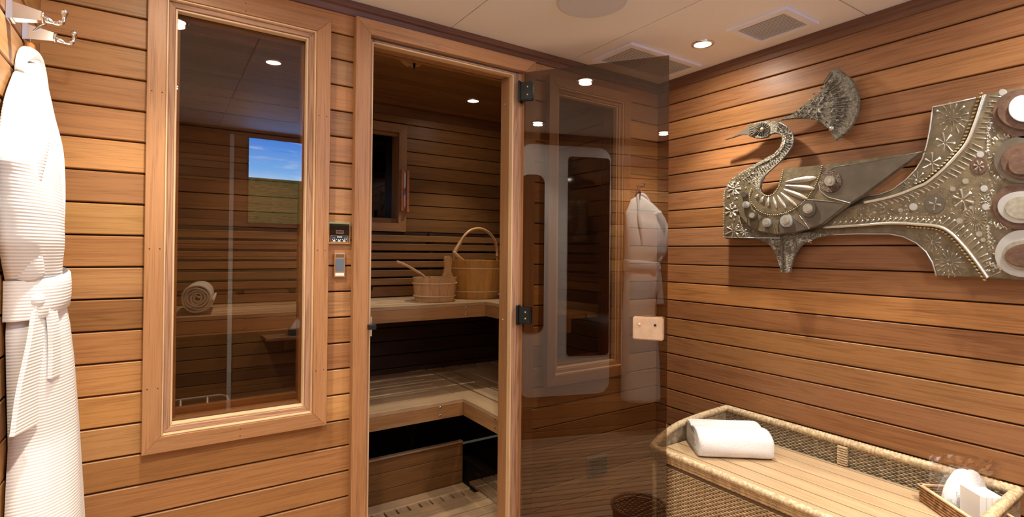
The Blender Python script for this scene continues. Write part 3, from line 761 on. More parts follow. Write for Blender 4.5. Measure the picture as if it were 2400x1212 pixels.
ROBE = [(138, 40, 80), (150, 32, 88), (170, 20, 98), (200, 14, 103), (230, 10, 108), (300, 0, 116), (350, -5, 131), (400, -2, 138), (500, 0, 148), (570, 4, 150), (620, 14, 143), (655, 22, 141)]
ROBE2 = [(655, 22, 141), (700, 24, 148), (730, 24, 151), (760, 22, 158), (850, 24, 168), (1000, 28, 177), (1100, 22, 183), (1212, 17, 190), (1400, 10, 200), (1650, 4, 212)]
def robe(dy, label, group):
    hy = -.190
    t = thing('bathrobe', label, 'bathrobe', (XL+.05, hy+dy, .45), group)
    def loft(rows_, nm, folds, mat, phase):
        NS = 56; rings = []
        keys = []
        for v, ul, ur in rows_:
            pr = atY(ur, v, -.22); pl = atX(ul, v, XL+.012)
            keys.append((pr.z, pl.y, pr.x))
        # resample
        zs = [k[0] for k in keys]; M_ = 46
        for i in range(M_+1):
            z = zs[0]+(zs[-1]-zs[0])*i/M_
            for a, b in zip(keys, keys[1:]):
                if b[0] <= z+1e-6 <= a[0]+1e-5: break
            f = (a[0]-z)/(a[0]-b[0]) if a[0] != b[0] else 0
            yl = a[1]+(b[1]-a[1])*f; xb = a[2]+(b[2]-a[2])*f
            yr = -.075 if z < 1.7 else -.075-(z-1.7)*.55
            if z < 1.3: yr = -.08+.03*min(1, (1.3-z)/.5)
            ring = []
            for k in range(NS):
                th = 2*PI*k/NS; c_, s_ = math.cos(th), math.sin(th)
                yc = (yl+yr)/2; ha = (yr-yl)/2
                X0 = XL+.006
                fold = folds*(.55*math.sin(3.2*th+phase+z*1.1)+.45*math.sin(7.3*th+z*5+phase)+.25*math.sin(13*th+phase*2))
                if s_ >= 0: xx = X0+(xb-X0)*(s_**.75)*(1+.0*c_)+fold*max(0, s_)
                else: xx = X0
                yy = yc+ha*(abs(c_)**.85)*(1 if c_ > 0 else -1); dz = -.55*max(0, abs(yy-hy)-.015)*min(1, max(0, (z-1.45)/.3))
                ring.append(bm.verts.new((max(xx, XL+.003), yy+dy, z+dz)))
            rings.append(ring)
        for A, B in zip(rings, rings[1:]):
            for k in range(NS): bm.faces.new((A[k], A[(k+1) % NS], B[(k+1) % NS], B[k]))
        bm.faces.new(rings[0][::-1]); bm.faces.new(rings[-1])
    bm = bmesh.new(); loft(ROBE, 'top', .006, robem, 1.0); fixn(bm); mesh_obj('robe_bodice', bm, robem, t, smooth=True)
    bm = bmesh.new(); loft(ROBE2, 'skirt', .004, robem, 2.2); fixn(bm); mesh_obj('robe_skirt', bm, robem, t, smooth=True)
    # sleeve hanging on the near side, behind it the lapel and the collar roll
    q = [(-.228, -.33, 1.67), (-.232, -.365, 1.56), (-.236, -.375, 1.45), (-.238, -.36, 1.35), (-.240, -.335, 1.29)]
    bm = bmesh.new(); cc = catmull([(a, b+dy, c) for a, b, c in q], 6)
    tube(bm, cc, [.024+.006*math.sin(i*.35) for i in range(len(cc))], 14); mesh_obj('sleeve', bm, robem, t, smooth=True)
    pc = [(102, 205, -.17), (113, 280, -.17), (127, 350, -.17), (133, 430, -.18), (136, 520, -.19), (134, 610, -.20)]
    bm = bmesh.new(); cc = catmull([atY(u_, v_, y_)+Vector((0, dy, 0)) for u_, v_, y_ in pc], 6); n_ = len(cc)
    tube(bm, cc, [.009+.008*math.sin(PI*min(1, i/n_*1.1)) for i in range(n_)], 12); mesh_obj('lapel', bm, towelm, t, smooth=True)
    pc = [(40, 185, -.285), (40, 150, -.27), (50, 131, -.245), (64, 126, -.215), (78, 136, -.19), (87, 160, -.175), (95, 192, -.17), (101, 225, -.17)]
    bm = bmesh.new(); cc = catmull([atY(u_, v_, y_)+Vector((0, dy, 0)) for u_, v_, y_ in pc], 6); n_ = len(cc)
    tube(bm, cc, [.011+.006*math.sin(PI*i/n_) for i in range(n_)], 14)
    for v_ in bm.verts: v_.co.x = max(v_.co.x, XL+.002)
    mesh_obj('collar', bm, towelm, t, smooth=True)
    # belt: band round the waist, knot and two tails
    bm = bmesh.new(); NS = 48; rg = []
    for z, dd_ in ((1.292, .001), (1.287, .006), (1.262, .008), (1.236, .008), (1.212, .006), (1.207, .001)):
        pr = atY(149, 700, -.22)
        ring = []
        for k in range(NS):
            th = 2*PI*k/NS; c_, s_ = math.cos(th), math.sin(th); yl, yr = -.362, -.068
            xb = pr.x+.004+dd_; X0 = XL+.004
            ring.append(bm.verts.new((X0+(xb-X0)*(max(0, s_)**.7), (yl+yr)/2+(yr-yl)/2*c_*1.03+dy, z+.012*c_)))
        rg.append(ring)
    for A, B in zip(rg, rg[1:]):
        for k in range(NS): bm.faces.new((A[k], A[(k+1) % NS], B[(k+1) % NS], B[k]))
    fixn(bm); mesh_obj('belt', bm, robem, t, smooth=True)
    bm = bmesh.new(); bmesh.ops.create_uvsphere(bm, u_segments=16, v_segments=10, radius=.026, matrix=Matrix.Translation((-.226, -.335+dy, 1.238)) @ Matrix.Diagonal((.7, .9, .9, 1))); mesh_obj('belt_knot', bm, robem, t, smooth=True)
    def ribbon(pl, w0, w1, th=.004):
        bm = bmesh.new(); cc = catmull([(a, b+dy, c) for a, b, c in pl], 5); n_ = len(cc); L_ = []
        for i, p in enumerate(cc):
            hw = (w0+(w1-w0)*i/n_)/2
            L_.append([bm.verts.new(p+Vector((sx*th, sy*hw*.9, 0))+Vector((sy*.3*hw, 0, 0))) for sx, sy in ((-1, -1), (1, -1), (1, 1), (-1, 1))])
        for A, B in zip(L_, L_[1:]):
            for k in range(4): bm.faces.new((A[k], A[(k+1) % 4], B[(k+1) % 4], B[k]))
        bm.faces.new(L_[0][::-1]); bm.faces.new(L_[-1]); fixn(bm); mesh_obj('belt_tail', bm, robem, t, smooth=False)
    ribbon([(-.218, -.335, 1.235), (-.222, -.345, 1.15), (-.232, -.355, 1.05), (-.236, -.36, .965)], .035, .085)
    ribbon([(-.205, -.315, 1.235), (-.198, -.312, 1.18), (-.196, -.305, 1.12), (-.197, -.30, 1.06)], .03, .035)
    # hanger
    hg = thing('coat_hanger', 'wooden coat hanger with chrome hook holding the white bathrobe' if dy == 0 else 'wooden coat hanger holding the reflected bathrobe', 'hanger', (XL+.04, hy+dy, 1.80), 'coat hangers')
    p1 = atY(72, 104, hy); p2 = atY(70, 122, hy); cx_ = p1.x; bm = bmesh.new()
    A_ = [(-.019, p2.z-.012), (-.013, p1.z), (.011, p1.z), (.022, p2.z-.012)]
    prism(bm, [(hy+dy+q_*1.3, z_) for q_, z_ in A_], 0, cx_-.008, cx_+.008); fixn(bm); bmesh.ops.bevel(bm, geom=bm.edges[:], offset=.003, segments=2, affect='EDGES')
    mesh_obj('shoulder_bar', bm, plain('orange_wood', (.55, .23, .07), .35), hg, smooth=True)
    bm = bmesh.new(); tube(bm, catmull([(cx_, hy+dy, p1.z-.002), (cx_, hy+dy, 1.848), (cx_+.002, hy-.008+dy, 1.852), (cx_+.016, hy-.016+dy, 1.868), (cx_+.026, hy-.012+dy, 1.8775), (cx_+.030, hy+.004+dy, 1.8775)], 5), .0022, 8); mesh_obj('hanger_hook', bm, chrome, hg, smooth=True)
robe(0, 'white ribbed cotton bathrobe tied with a belt, hanging at the left edge', 'white bathrobes')
robe(-1.20, 'white bathrobe beyond the entry door, seen only as a reflection in the glass door', 'white bathrobes')

def rrect(y0, y1, z0, z1, r, n=6):
    out = []
    for cy_, cz_, a0 in ((y1-r, z1-r, 0), (y0+r, z1-r, 90), (y0+r, z0+r, 180), (y1-r, z0+r, 270)):
        for k in range(n+1):
            a = math.radians(a0+90*k/n); out.append((cy_+r*math.cos(a), cz_+r*math.sin(a)))
    return out
d2 = struct('door_2', (XL, -.79, .30))
bm = bmesh.new(); prism(bm, rrect(-1.155, -.447, .30, 2.136, .09), 0, XL+.0005, XL+.006); fixn(bm); mesh_obj('door_leaf', bm, white_panel, d2)
bm = bmesh.new(); prism(bm, rrect(-1.148, -.812, .586, 2.062, .03), 0, XL+.0065, XL+.009); fixn(bm); mesh_obj('pane', bm, blackglass, d2)
bm = bmesh.new(); prism(bm, rrect(-.632, -.452, .765, 1.913, .06), 0, XL+.0065, XL+.009); fixn(bm); mesh_obj('pane', bm, plain('brown_smoked_panel', (.04, .02, .01), .2), d2)

# ------------------------------------------------------------------ rear wall: television, shelf with tissues (they show as reflections)
def tvmat():
    m, nt, out = newmat('television_picture'); L = nt.links.new
    tc = N(nt, 'ShaderNodeTexCoord'); sp = N(nt, 'ShaderNodeSeparateXYZ'); L(tc.outputs['Generated'], sp.inputs[0])
    sky = ramp(nt, [(.50, (.42, .68, 1.0)), (.62, (.18, .48, 1.0)), (1., (.03, .24, .85))]); L(sp.outputs[2], sky.inputs[0])
    n = N(nt, 'ShaderNodeTexNoise'); n.inputs['Scale'].default_value = 5; n.inputs['Detail'].default_value = 6
    mp = N(nt, 'ShaderNodeMapping'); mp.inputs['Scale'].default_value = (1, 1, 3); L(tc.outputs['Generated'], mp.inputs[0]); L(mp.outputs[0], n.inputs['Vector'])
    cl = ramp(nt, [(.55, (0, 0, 0)), (.85, (.6, .6, .6))]); L(n.outputs[0], cl.inputs[0])
    m1 = N(nt, 'ShaderNodeMix', data_type='RGBA'); L(cl.outputs[0], m1.inputs[0]); L(sky.outputs[0], m1.inputs[6]); m1.inputs[7].default_value = (.85, .92, 1, 1)
    n2 = N(nt, 'ShaderNodeTexNoise'); n2.inputs['Scale'].default_value = 26; n2.inputs['Detail'].default_value = 6; L(mp.outputs[0], n2.inputs['Vector'])
    gr = ramp(nt, [(.3, (.010, .014, .005)), (.6, (.05, .06, .022)), (.8, (.10, .10, .06))]); L(n2.outputs[0], gr.inputs[0])
    hz = N(nt, 'ShaderNodeMath', operation='GREATER_THAN'); hz.inputs[1].default_value = .535; L(sp.outputs[2], hz.inputs[0])
    m2 = N(nt, 'ShaderNodeMix', data_type='RGBA'); L(hz.outputs[0], m2.inputs[0]); L(gr.outputs[0], m2.inputs[6]); L(m1.outputs[2], m2.inputs[7])
    e = N(nt, 'ShaderNodeEmission'); e.inputs[1].default_value = 9; L(m2.outputs[2], e.inputs[0]); L(e.outputs[0], out.inputs[0]); return m
tv = thing('television', 'wall television showing blue sky over a green field, reflected in the left window', 'television', (1.0, YB, 1.55))
box('cabinet', .505, 1.53, YB+.001, YB+.04, 1.535, 2.165, blackm, tv, .004)
box('screen', .515, 1.52, YB+.041, YB+.0425, 1.545, 2.155, tvmat(), tv)
bx_ = struct('trim_7', (.41, YB, 0)); box('post', .395, .422, YB+.001, YB+.03, 0, 2.17, white_panel, bx_)
mt = thing('bounce_table', 'unseen table in white linen added by the rear wall to bounce light upward', 'table', (1.34, -2.0, 0))  # out of view, added as a white bounce surface for the ceiling
box('bounce_pad', .98, 1.72, -2.30, -1.70, .56, .64, towelm, mt, .02)
box('frame', 1.0, 1.70, -2.28, -1.72, .50, .5595, trimw[0], mt)
for a in (1.01, 1.64):
    for b in (-2.27, -1.78): box('leg', a, a+.05, b, b+.05, 0, .4995, trimw[2], mt)
sh = thing('wall_shelf', 'narrow brown wall shelf below the television on the rear wall', 'shelf', (.95, YB, .70))
box('board', .62, 1.5, YB+.001, YB+.20, .70, .722, trimw[0], sh, .003)
box('bracket', .75, .77, YB+.001, YB+.16, .62, .6995, trimw[2], sh); box('bracket', 1.35, 1.37, YB+.001, YB+.16, .62, .6995, trimw[2], sh)
tb = thing('tissue_box', 'dark tissue box with white tissues standing on the rear wall shelf', 'tissue box', (.86, YB+.1, .722))
box('carton', .79, 1.0, YB+.06, YB+.16, .7225, .772, plain('teal_carton', (.05, .08, .09), .5), tb, .002)
for dx in (0, .045):
    bm = bmesh.new(); prism(bm, [(.80+dx, .7725), (.845+dx, .845-dx*.2), (.90+dx, .7725)], 1, YB+.10+dx*.3, YB+.108+dx*.3); fixn(bm); mesh_obj('tissue', bm, towelm, tb)

# ------------------------------------------------------------------ waste basket (seen as a reflection in the glass door)
def ringweave(bm, cx, cy, r0, r1, z0, z1, pitch, ns, amp, rad=None):
    """round basket weaving: stacked rings that pass in front of and behind the stakes"""
    n = int((z1-z0)/pitch)
    for i in range(n):
        z = z0+(i+.5)*pitch; r = r0+(r1-r0)*(i/n)
        A = []
        M_ = ns*2
        for k in range(M_):
            a = 2*PI*k/M_; d = amp*(1 if (k//1+i) % 2 == 0 else -1)
            A.append((a, r+d))
        rg = []
        for dr, dz in ((.0022, 0), (0, .45*pitch), (-.0022, 0), (0, -.45*pitch)):
            rg.append([bm.verts.new((cx+(r_+dr)*math.cos(a), cy+(r_+dr)*math.sin(a), z+dz)) for a, r_ in A])
        for q in range(4):
            A1 = rg[q]; B1 = rg[(q+1) % 4]
            for k in range(M_): bm.faces.new((A1[k], A1[(k+1) % M_], B1[(k+1) % M_], B1[k]))
wbk = thing('waste_basket', 'round dark wicker waste basket on the floor, reflected low in the glass door', 'basket', (1.36, -.535, 0))
wick = plain('dark_wicker', (.13, .075, .04), .6, var=(60, .6, 1.5))
bm = bmesh.new(); ringweave(bm, 1.35, -.535, .085, .112, 0.002, .27, .0085, 26, .0025); mesh_obj('weave', bm, wick, wbk)['kind'] = 'stuff'
bm = bmesh.new(); tube(bm, [(1.35+.114*math.cos(2*PI*k/60), -.535+.114*math.sin(2*PI*k/60), .274+.003*(k % 2)) for k in range(60)], .007, 8, closed=True); mesh_obj('rim', bm, wick, wbk, smooth=True)
bm = bmesh.new(); lathe(bm, [(.083, .002), (.083, .008)], (1.35, -.535, 0), 24); mesh_obj('base', bm, wick, wbk)

# ------------------------------------------------------------------ wicker hamper
HS[0] = 1.015
HX0, HX1, HY0, HY1 = 1.600, 2.085, -1.395, -.435      # front face, back, near end, far end
wk = plain('honey_wicker', (.46, .32, .17), .5, var=(70, .65, 1.35), bump=(400, .3, .002))
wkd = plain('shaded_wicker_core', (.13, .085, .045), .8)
wkg = plain('greyed_wicker', (.34, .27, .17), .6, var=(50, .6, 1.35), bump=(260, .8, .004))
wkr = plain('wrapped_cane_rim', (.56, .43, .26), .5, var=(90, .6, 1.35), bump=(300, .6, .003))
hm = thing('wicker_hamper', 'long woven wicker hamper with a pale slatted wooden lid along the right wall', 'hamper', ((HX0+HX1)/2, (HY0+HY1)/2, 0))
bm = bmesh.new(); quadbox(bm, HX0+.012, HX1-.012, HY0+.012, HY1-.012, .005, .572); mesh_obj('core', bm, wkd, hm)
def wallweave(a0, a1, fixed, ax, z0, z1, pitch, cell, out):
    """flat woven face; ax = axis it runs along, out = outward sign on the other axis"""
    bm = bmesh.new(); n = int((z1-z0)/pitch); m_ = int((a1-a0)/cell)
    for i in range(n):
        z = z0+(i+.5)*pitch; sh_ = 0
        prev = None
        for k in range(m_*2+1):
            a = a0+(a1-a0)*k/(m_*2); ph = (k+2*(i % 2)) % 4
            off = {0: .0015, 1: .0042, 2: .0015, 3: -.0012}[ph]
            ring = []
            for dr, dz in ((.0016, 0), (.0002, .44*pitch), (-.0016, 0), (.0002, -.44*pitch)):
                o2 = fixed+out*(off+dr); p = (a, o2, z+dz) if ax == 0 else (o2, a, z+dz); ring.append(bm.verts.new(p))
            if prev:
                for q in range(4): bm.faces.new((prev[q], prev[(q+1) % 4], ring[(q+1) % 4], ring[q]))
            prev = ring
    fixn(bm)
    return bm
mesh_obj('front_weave', wallweave(HY0, HY1-.012, HX0+.012, 1, .01, .545, .0068, .0115, -1), wk, hm)['kind'] = 'stuff'
mesh_obj('end_weave', wallweave(HX0+.01, HX1, HY1-.010, 0, .01, .555, .0068, .0115, 1), wk, hm)['kind'] = 'stuff'
mesh_obj('end_weave', wallweave(HX0+.01, HX1, HY0+.010, 0, .01, .555, .0068, .0115, -1), wk, hm)['kind'] = 'stuff'
for y in (HY1-.012, HY0+.012):
    bm = bmesh.new(); tube(bm, [(HX0+.010, y, .0), (HX0+.010, y, .575)], .010, 10); mesh_obj('corner_post', bm, wkr, hm, smooth=True)
# band below the lid (plaited), front rim
def rope(bm, pts, r, wraps, amp=.10, n=9):
    cc = catmull(pts, 14); L_ = sum((b-a).length for a, b in zip(cc, cc[1:])); m_ = int(L_*wraps)*3
    # resample evenly
    res = []; acc = 0; tgt = 0; stp = L_/m_; prev = cc[0]
    for p in cc[1:]:
        d_ = (p-prev).length
        while tgt <= acc+d_+1e-9 and len(res) <= m_:
            res.append(prev.lerp(p, (tgt-acc)/d_ if d_ else 0)); tgt += stp
        acc += d_; prev = p
    tube(bm, res, [r*(1+amp*(1, .2, -1)[i % 3]) for i in range(len(res))], n)
bm = bmesh.new(); rope(bm, [(HX0+.002, HY0, .594), (HX0+.002, -.9, .594), (HX0+.002, HY1, .596)], .0125, 95, .05); mesh_obj('front_rim', bm, wkr, hm, smooth=True)
for k, z in enumerate((.580, .570, .560)):
    bm = bmesh.new(); rope(bm, [(HX0+.004+.002*k, HY0, z), (HX0+.004+.002*k, -.9, z), (HX0+.004+.002*k, HY1, z)], .0062, 60, .14); mesh_obj('rim_band', bm, wk, hm, smooth=True)
# raised back and end walls above the lid
ZR = .668
def endrim(y, s):
    return [(HX0+.002, y, .598), (HX0+.06, y, .628), (HX0+.16, y, .656), (HX0+.30, y, .668), (HX0+.42, y, .672), (HX1-.015, y, .674)]
bm = bmesh.new(); rope(bm, [(HX1-.012, HY0+.01, ZR+.004), (HX1-.012, -.9, ZR+.004), (HX1-.012, HY1-.005, ZR+.006)], .0145, 90, .10); mesh_obj('back_rim', bm, wkr, hm, smooth=True)
for y, s in ((HY1-.006, 1), (HY0+.006, -1)):
    bm = bmesh.new(); rope(bm, endrim(y, s), .0135, 90, .08); mesh_obj('end_rim', bm, wkr, hm, smooth=True)
    # end panel below the curved rim
    bm = bmesh.new(); e = catmull(endrim(y, s), 6); th = .010
    pts = [(p.x, p.z) for p in e]+[(HX1-.01, .575), (HX0+.01, .575)]
    prism(bm, pts, 1, y-th/2, y+th/2); fixn(bm); mesh_obj('end_panel', bm, wkg, hm)
mesh_obj('back_weave', wallweave(HY0+.01, HY1-.01, HX1-.016, 1, .585, .660, .0062, .012, -1), wkg, hm)['kind'] = 'stuff'
box('back_panel', HX1-.014, HX1-.004, HY0+.01, HY1-.01, .56, .66, wkd, hm)
# hasp tab on the back wall
bm = bmesh.new()
for k in range(8): quadbox(bm, HX1-.034, HX1-.0235, -.940, -.908, .594+k*.0085, .5995+k*.0085)
mesh_obj('hasp', bm, wkr, hm)
# lid boards
edges = [1.613, 1.665, 1.741, 1.816, 1.890, 1.965, 2.040, 2.060]
for a, b in zip(edges, edges[1:]):
    bm = bmesh.new(); c = .0012
    u0, u1 = a+.0030, b-.0030
    prism(bm, [(u0+c, .578), (u1-c, .578), (u1, .579), (u1, .590-c), (u1-c, .590), (u0+c, .590), (u0, .590-c), (u0, .579)], 1, HY0+.018, HY1-.018); fixn(bm)
    mesh_obj('lid_board', bm, lidw, hm)

# ------------------------------------------------------------------ folded towel on the hamper
def towel_fold():
    """thick towel rolled twice: a section swept along its width with folded ends"""
    A = Vector((1.668, -.607, .5915)); u = Vector((.78, -.62, 0)).normalized(); v = Vector((-u.y, u.x, 0)); L_ = .272
    outer = [(.002, .022), (0, .05), (.012, .078), (.045, .097), (.085, .100), (.118, .094), (.132, .086), (.150, .094), (.185, .096), (.214, .082), (.222, .055), (.216, .02), (.20, .003), (.11, .001), (.022, .002)]
    sec = catmull([(a, b*.94, 0) for a, b in outer], 5, closed=True)
    bm = bmesh.new(); rings = []; n_ = len(sec)
    for t_, s_, j in ((0, .90, 0), (.006, .965, 1), (.020, 1, 2), (.09, 1.01, 3), (.18, 1.0, 4), (.25, 1.005, 5), (.266, .97, 6), (L_, .90, 7)):
        cx_, cz_ = .11, .048; ring = []
        for k, p in enumerate(sec):
            q = Vector((cx_+(p.x-cx_)*s_, cz_+(p.y-cz_)*(s_ if p.y > cz_ else 1), 0))
            wob = .0018*math.sin(k*.5+j)
            ring.append(bm.verts.new(A+v*(q.x+wob)+Vector((0, 0, q.y))+u*t_))
        rings.append(ring)
    for a, b in zip(rings, rings[1:]):
        for k in range(n_): bm.faces.new((a[k], a[(k+1) % n_], b[(k+1) % n_], b[k]))
    for ring, depth in ((rings[0], .018), (rings[-1], -.018)):
        c0 = sum((w_.co for w_ in ring), Vector())/n_
        prev = ring
        for s_, dd_ in ((.84, .35), (.70, -.1), (.58, .55), (.44, .05), (.30, .6), (.12, .2)):
            new = [bm.verts.new(c0+(w_.co-c0)*s_+u*(depth*dd_)) for w_ in ring]
            for k in range(n_): bm.faces.new((prev[k], prev[(k+1) % n_], new[(k+1) % n_], new[k]))
            prev = new
        bm.faces.new(prev)
    fixn(bm)
    return mesh_obj('folded_towel', bm, towelm, smooth=True)
tag(towel_fold(), 'thick white folded towel lying on the far end of the wicker hamper lid', 'towel')

# ------------------------------------------------------------------ tray with slippers and cards
TA = Vector((1.972, -1.186, 0)); tu = Vector((-.62, -.78, 0)).normalized(); tv_ = Vector((.78, -.62, 0)).normalized()
tu = Vector((-.64, -.768, 0)).normalized(); tv_ = Vector((-tu.y, tu.x, 0))
tv_ = Vector((.768, -.64, 0)).normalized()
def tl(a, b, z): return TA+tu*a+tv_*b+Vector((0, 0, z))
tr = thing('wicker_tray', 'small brown cane tray with pale wood edge at the near end of the hamper', 'tray', tl(.11, .05, .591))
cane = plain('brown_cane', (.34, .17, .07), .5, var=(60, .4, 1.6), bump=(200, .8, .004))
TLa, TLb = .235, .118
def side(a0, b0, a1, b1, nm):
    bm = bmesh.new(); p0 = tl(a0, b0, 0); p1 = tl(a1, b1, 0); d_ = (p1-p0).normalized(); nrm = Vector((-d_.y, d_.x, 0))
    for k in range(5):
        z = .5955+k*.0085; tube(bm, [Vector((p0.x, p0.y, z))+nrm*(.0008*(k % 2)), Vector((p1.x, p1.y, z))+nrm*(.0008*(k % 2))], .0045, 6)
    mesh_obj('cane_side', bm, cane, tr, smooth=True)
    bm = bmesh.new(); V = []
    for p in (p0-d_*.003, p1+d_*.003):
        for s_ in (-1, 1):
            for z in (.6375, .6415): V.append(bm.verts.new((p.x+nrm.x*.0055*s_, p.y+nrm.y*.0055*s_, z)))
    for f in ((0, 1, 3, 2), (4, 6, 7, 5), (0, 4, 5, 1), (2, 3, 7, 6), (0, 2, 6, 4), (1, 5, 7, 3)): bm.faces.new([V[i] for i in f])
    fixn(bm); mesh_obj('edge_strip', bm, palew[0], tr)
side(0, 0, TLa, 0, 's'); side(0, TLb, TLa, TLb, 's'); side(0, 0, 0, TLb, 's'); side(TLa, 0, TLa, TLb, 's')
bm = bmesh.new(); V = [bm.verts.new(tl(a, b, z)) for z in (.591, .594) for a, b in ((0, 0), (TLa, 0), (TLa, TLb), (0, TLb))]
for f in ((0, 3, 2, 1), (4, 5, 6, 7), (0, 1, 5, 4), (1, 2, 6, 5), (2, 3, 7, 6), (3, 0, 4, 7)): bm.faces.new([V[i] for i in f])
mesh_obj('base', bm, cane, tr)
paper = plain('white_paper', (.84, .83, .80), .6)
def slipper(nm, label, off_b, up, lean, lo, wsc):
    """slipper sole standing on its edge in the tray, leaning back"""
    prof = [(0, 0), (.022, .055), (.055, .093), (.085, .103), (.112, .094), (.134, .062), (.150, .020), (.152, 0)]
    e = catmull([(a, b, 0) for a, b in prof], 5)
    bm = bmesh.new()
    def pt(a, h, d_): return tl(off_b-d_-h*lean, lo+a*wsc, .600+h*up)
    A = [bm.verts.new(pt(p.x, p.y, 0)) for p in e]; B = [bm.verts.new(pt(p.x, p.y, .011)) for p in e]
    n_ = len(A)
    for k in range(n_): bm.faces.new((A[k], A[(k+1) % n_], B[(k+1) % n_], B[k]))
    bm.faces.new(A[::-1]); bm.faces.new(B); fixn(bm)
    bmesh.ops.bevel(bm, geom=[x_ for x_ in bm.edges if len(x_.link_faces) == 2 and x_.calc_face_angle(0) > 1.2], offset=.003, segments=2, affect='EDGES')
    o = mesh_obj(nm, bm, towelm, smooth=True); return tag(o, label, 'slipper', 'bagged slippers')
slipper('slipper', 'front white terry slipper of the bagged pair standing in the cane tray', .078, 1.13, .14, .008, .86)
slipper('slipper', 'rear white terry slipper of the bagged pair standing in the cane tray', .062, 1.06, .14, .050, .76)
# clear bag round the slippers: crinkled film
bm = bmesh.new(); rb = random.Random(5); nx_, nz_ = 14, 9; Gd = {}
for side_ in (0, 1):
    for i in range(nx_+1):
        for j in range(nz_+1):
            h = .150*j/nz_*(1-.10*abs(i/nx_-.45)); b = .004+(.162+.030*j/nz_)*i/nx_
            a = (.084 if side_ == 0 else .044)-(.026*(j/nz_) if side_ == 0 else -.004*(j/nz_))-h*.10+rb.uniform(-.003, .003)
            Gd[side_, i, j] = bm.verts.new(tl(a, b+rb.uniform(-.001, .001), .600+h))
for s_ in (0, 1):
    for i in range(nx_):
        for j in range(nz_): bm.faces.new((Gd[s_, i, j], Gd[s_, i+1, j], Gd[s_, i+1, j+1], Gd[s_, i, j+1]))
tag(mesh_obj('plastic_bag', bm, plastic), 'crinkled clear plastic bag wrapped around the white slippers in the tray', 'bag')
# folded cards
cz = thing('folded_card', 'white ribbed folded paper carton standing in front of the bagged slippers', 'card', tl(.16, .03, .60))
bm = bmesh.new(); V = [bm.verts.new(tl(a, b, z)) for z in (.596, .684) for a, b in ((.092, .052), (.167, .052), (.167, .057), (.092, .057))]
for f in ((0, 3, 2, 1), (4, 5, 6, 7), (0, 1, 5, 4), (1, 2, 6, 5), (2, 3, 7, 6), (3, 0, 4, 7)): bm.faces.new([V[i] for i in f])
mesh_obj('front_panel', bm, paper, cz)
for k in range(4):
    bm = bmesh.new(); b0 = .0575+k*.0143
    secp = [(.096, b0), (.165, b0), (.171, b0+.007), (.165, b0+.014), (.096, b0+.014)]
    A = [bm.verts.new(tl(a, b, .596)) for a, b in secp]; B = [bm.verts.new(tl(a, b, .681)) for a, b in secp]
    for i in range(5): bm.faces.new((A[i], A[(i+1) % 5], B[(i+1) % 5], B[i]))
    bm.faces.new(A[::-1]); bm.faces.new(B); fixn(bm); mesh_obj('fold', bm, paper, cz)

HS[0] = 1.0
# ------------------------------------------------------------------ metal bird relief on the right wall
bird = thing('swan_relief', 'large pewter long-necked bird wall sculpture with a jewelled tail on the right wall', 'wall sculpture', (XR, -1.0, 1.28))
def plate(nm, pts, xf, th, mat, parent, smooth_n=0, bev=.003):
    P2 = [atX(u, v, xf) for u, v in pts]
    if smooth_n: P2 = catmull(P2, smooth_n, closed=True)
    bm = bmesh.new()
    A = [bm.verts.new(p) for p in P2]
    f = bm.faces.new(A); bm.normal_update()
    if f.normal.x > 0: f.normal_flip()
    cen = None
    r = bmesh.ops.extrude_face_region(bm, geom=[f]); vs = [g for g in r['geom'] if isinstance(g, bmesh.types.BMVert)]
    bmesh.ops.translate(bm, vec=(th, 0, 0), verts=vs)
    front = [e for e in bm.edges if all(abs(v.co.x-xf) < 1e-6 for v in e.verts)]
    try: bmesh.ops.bevel(bm, geom=front, offset=bev, segments=2, affect='EDGES', clamp_overlap=True)
    except Exception: pass
    bmesh.ops.triangulate(bm, faces=[q for q in bm.faces if len(q.verts) > 4]); fixn(bm)
    return mesh_obj(nm, bm, mat, parent)
XA, XB_, XC_, XD = 2.092, 2.074, 2.050, 2.038
# standoffs behind the plates
for u, v in ((1760, 520), (1840, 600), (2060, 510), (2250, 300), (2250, 620), (1985, 250), (2370, 400)):
    p = atX(u, v, 2.110); bm = bmesh.new(); lathe(bm, [(.012, -.014), (.012, .0165)], p, 12, axis=0); mesh_obj('standoff', bm, pewter2, bird)
tail_low = [(2187, 250), (2287, 229.5), (2400, 212), (2490, 205), (2490, 664), (2400, 659), (2310, 651), (2195, 647), (2193, 638), (2185, 615), (2170, 590), (2148, 570), (2118, 555), (2086, 548.5), (2011, 548), (1950, 550.5), (1900, 560), (1850, 566), (1700, 560), (1720, 520), (1900, 500), (2021, 463), (2061, 456), (2093, 444), (2123, 421.7), (2147.5, 397), (2162, 372), (2172, 340.5), (2180, 301), (2184, 269)]
plate('tail_backplate', tail_low, XA, .012, pewter, bird)
tail_up = [(2304, 222), (2358, 210), (2400, 203), (2490, 190), (2490, 668), (2400, 656), (2315, 652), (2298, 628), (2279, 602), (2255, 572.6), (2229, 547), (2199, 531), (2147.5, 525.6), (2085.6, 523), (1999, 529), (1912, 534), (1860, 520), (1900, 495), (1999, 483), (2024, 475), (2068, 466), (2110, 454), (2147.5, 439), (2172, 427.6), (2209.5, 398), (2239, 368), (2267, 332.6), (2286.7, 285), (2298.6, 249.4)]
plate('tail_plate', tail_up, XB_, .010, pewter, bird)
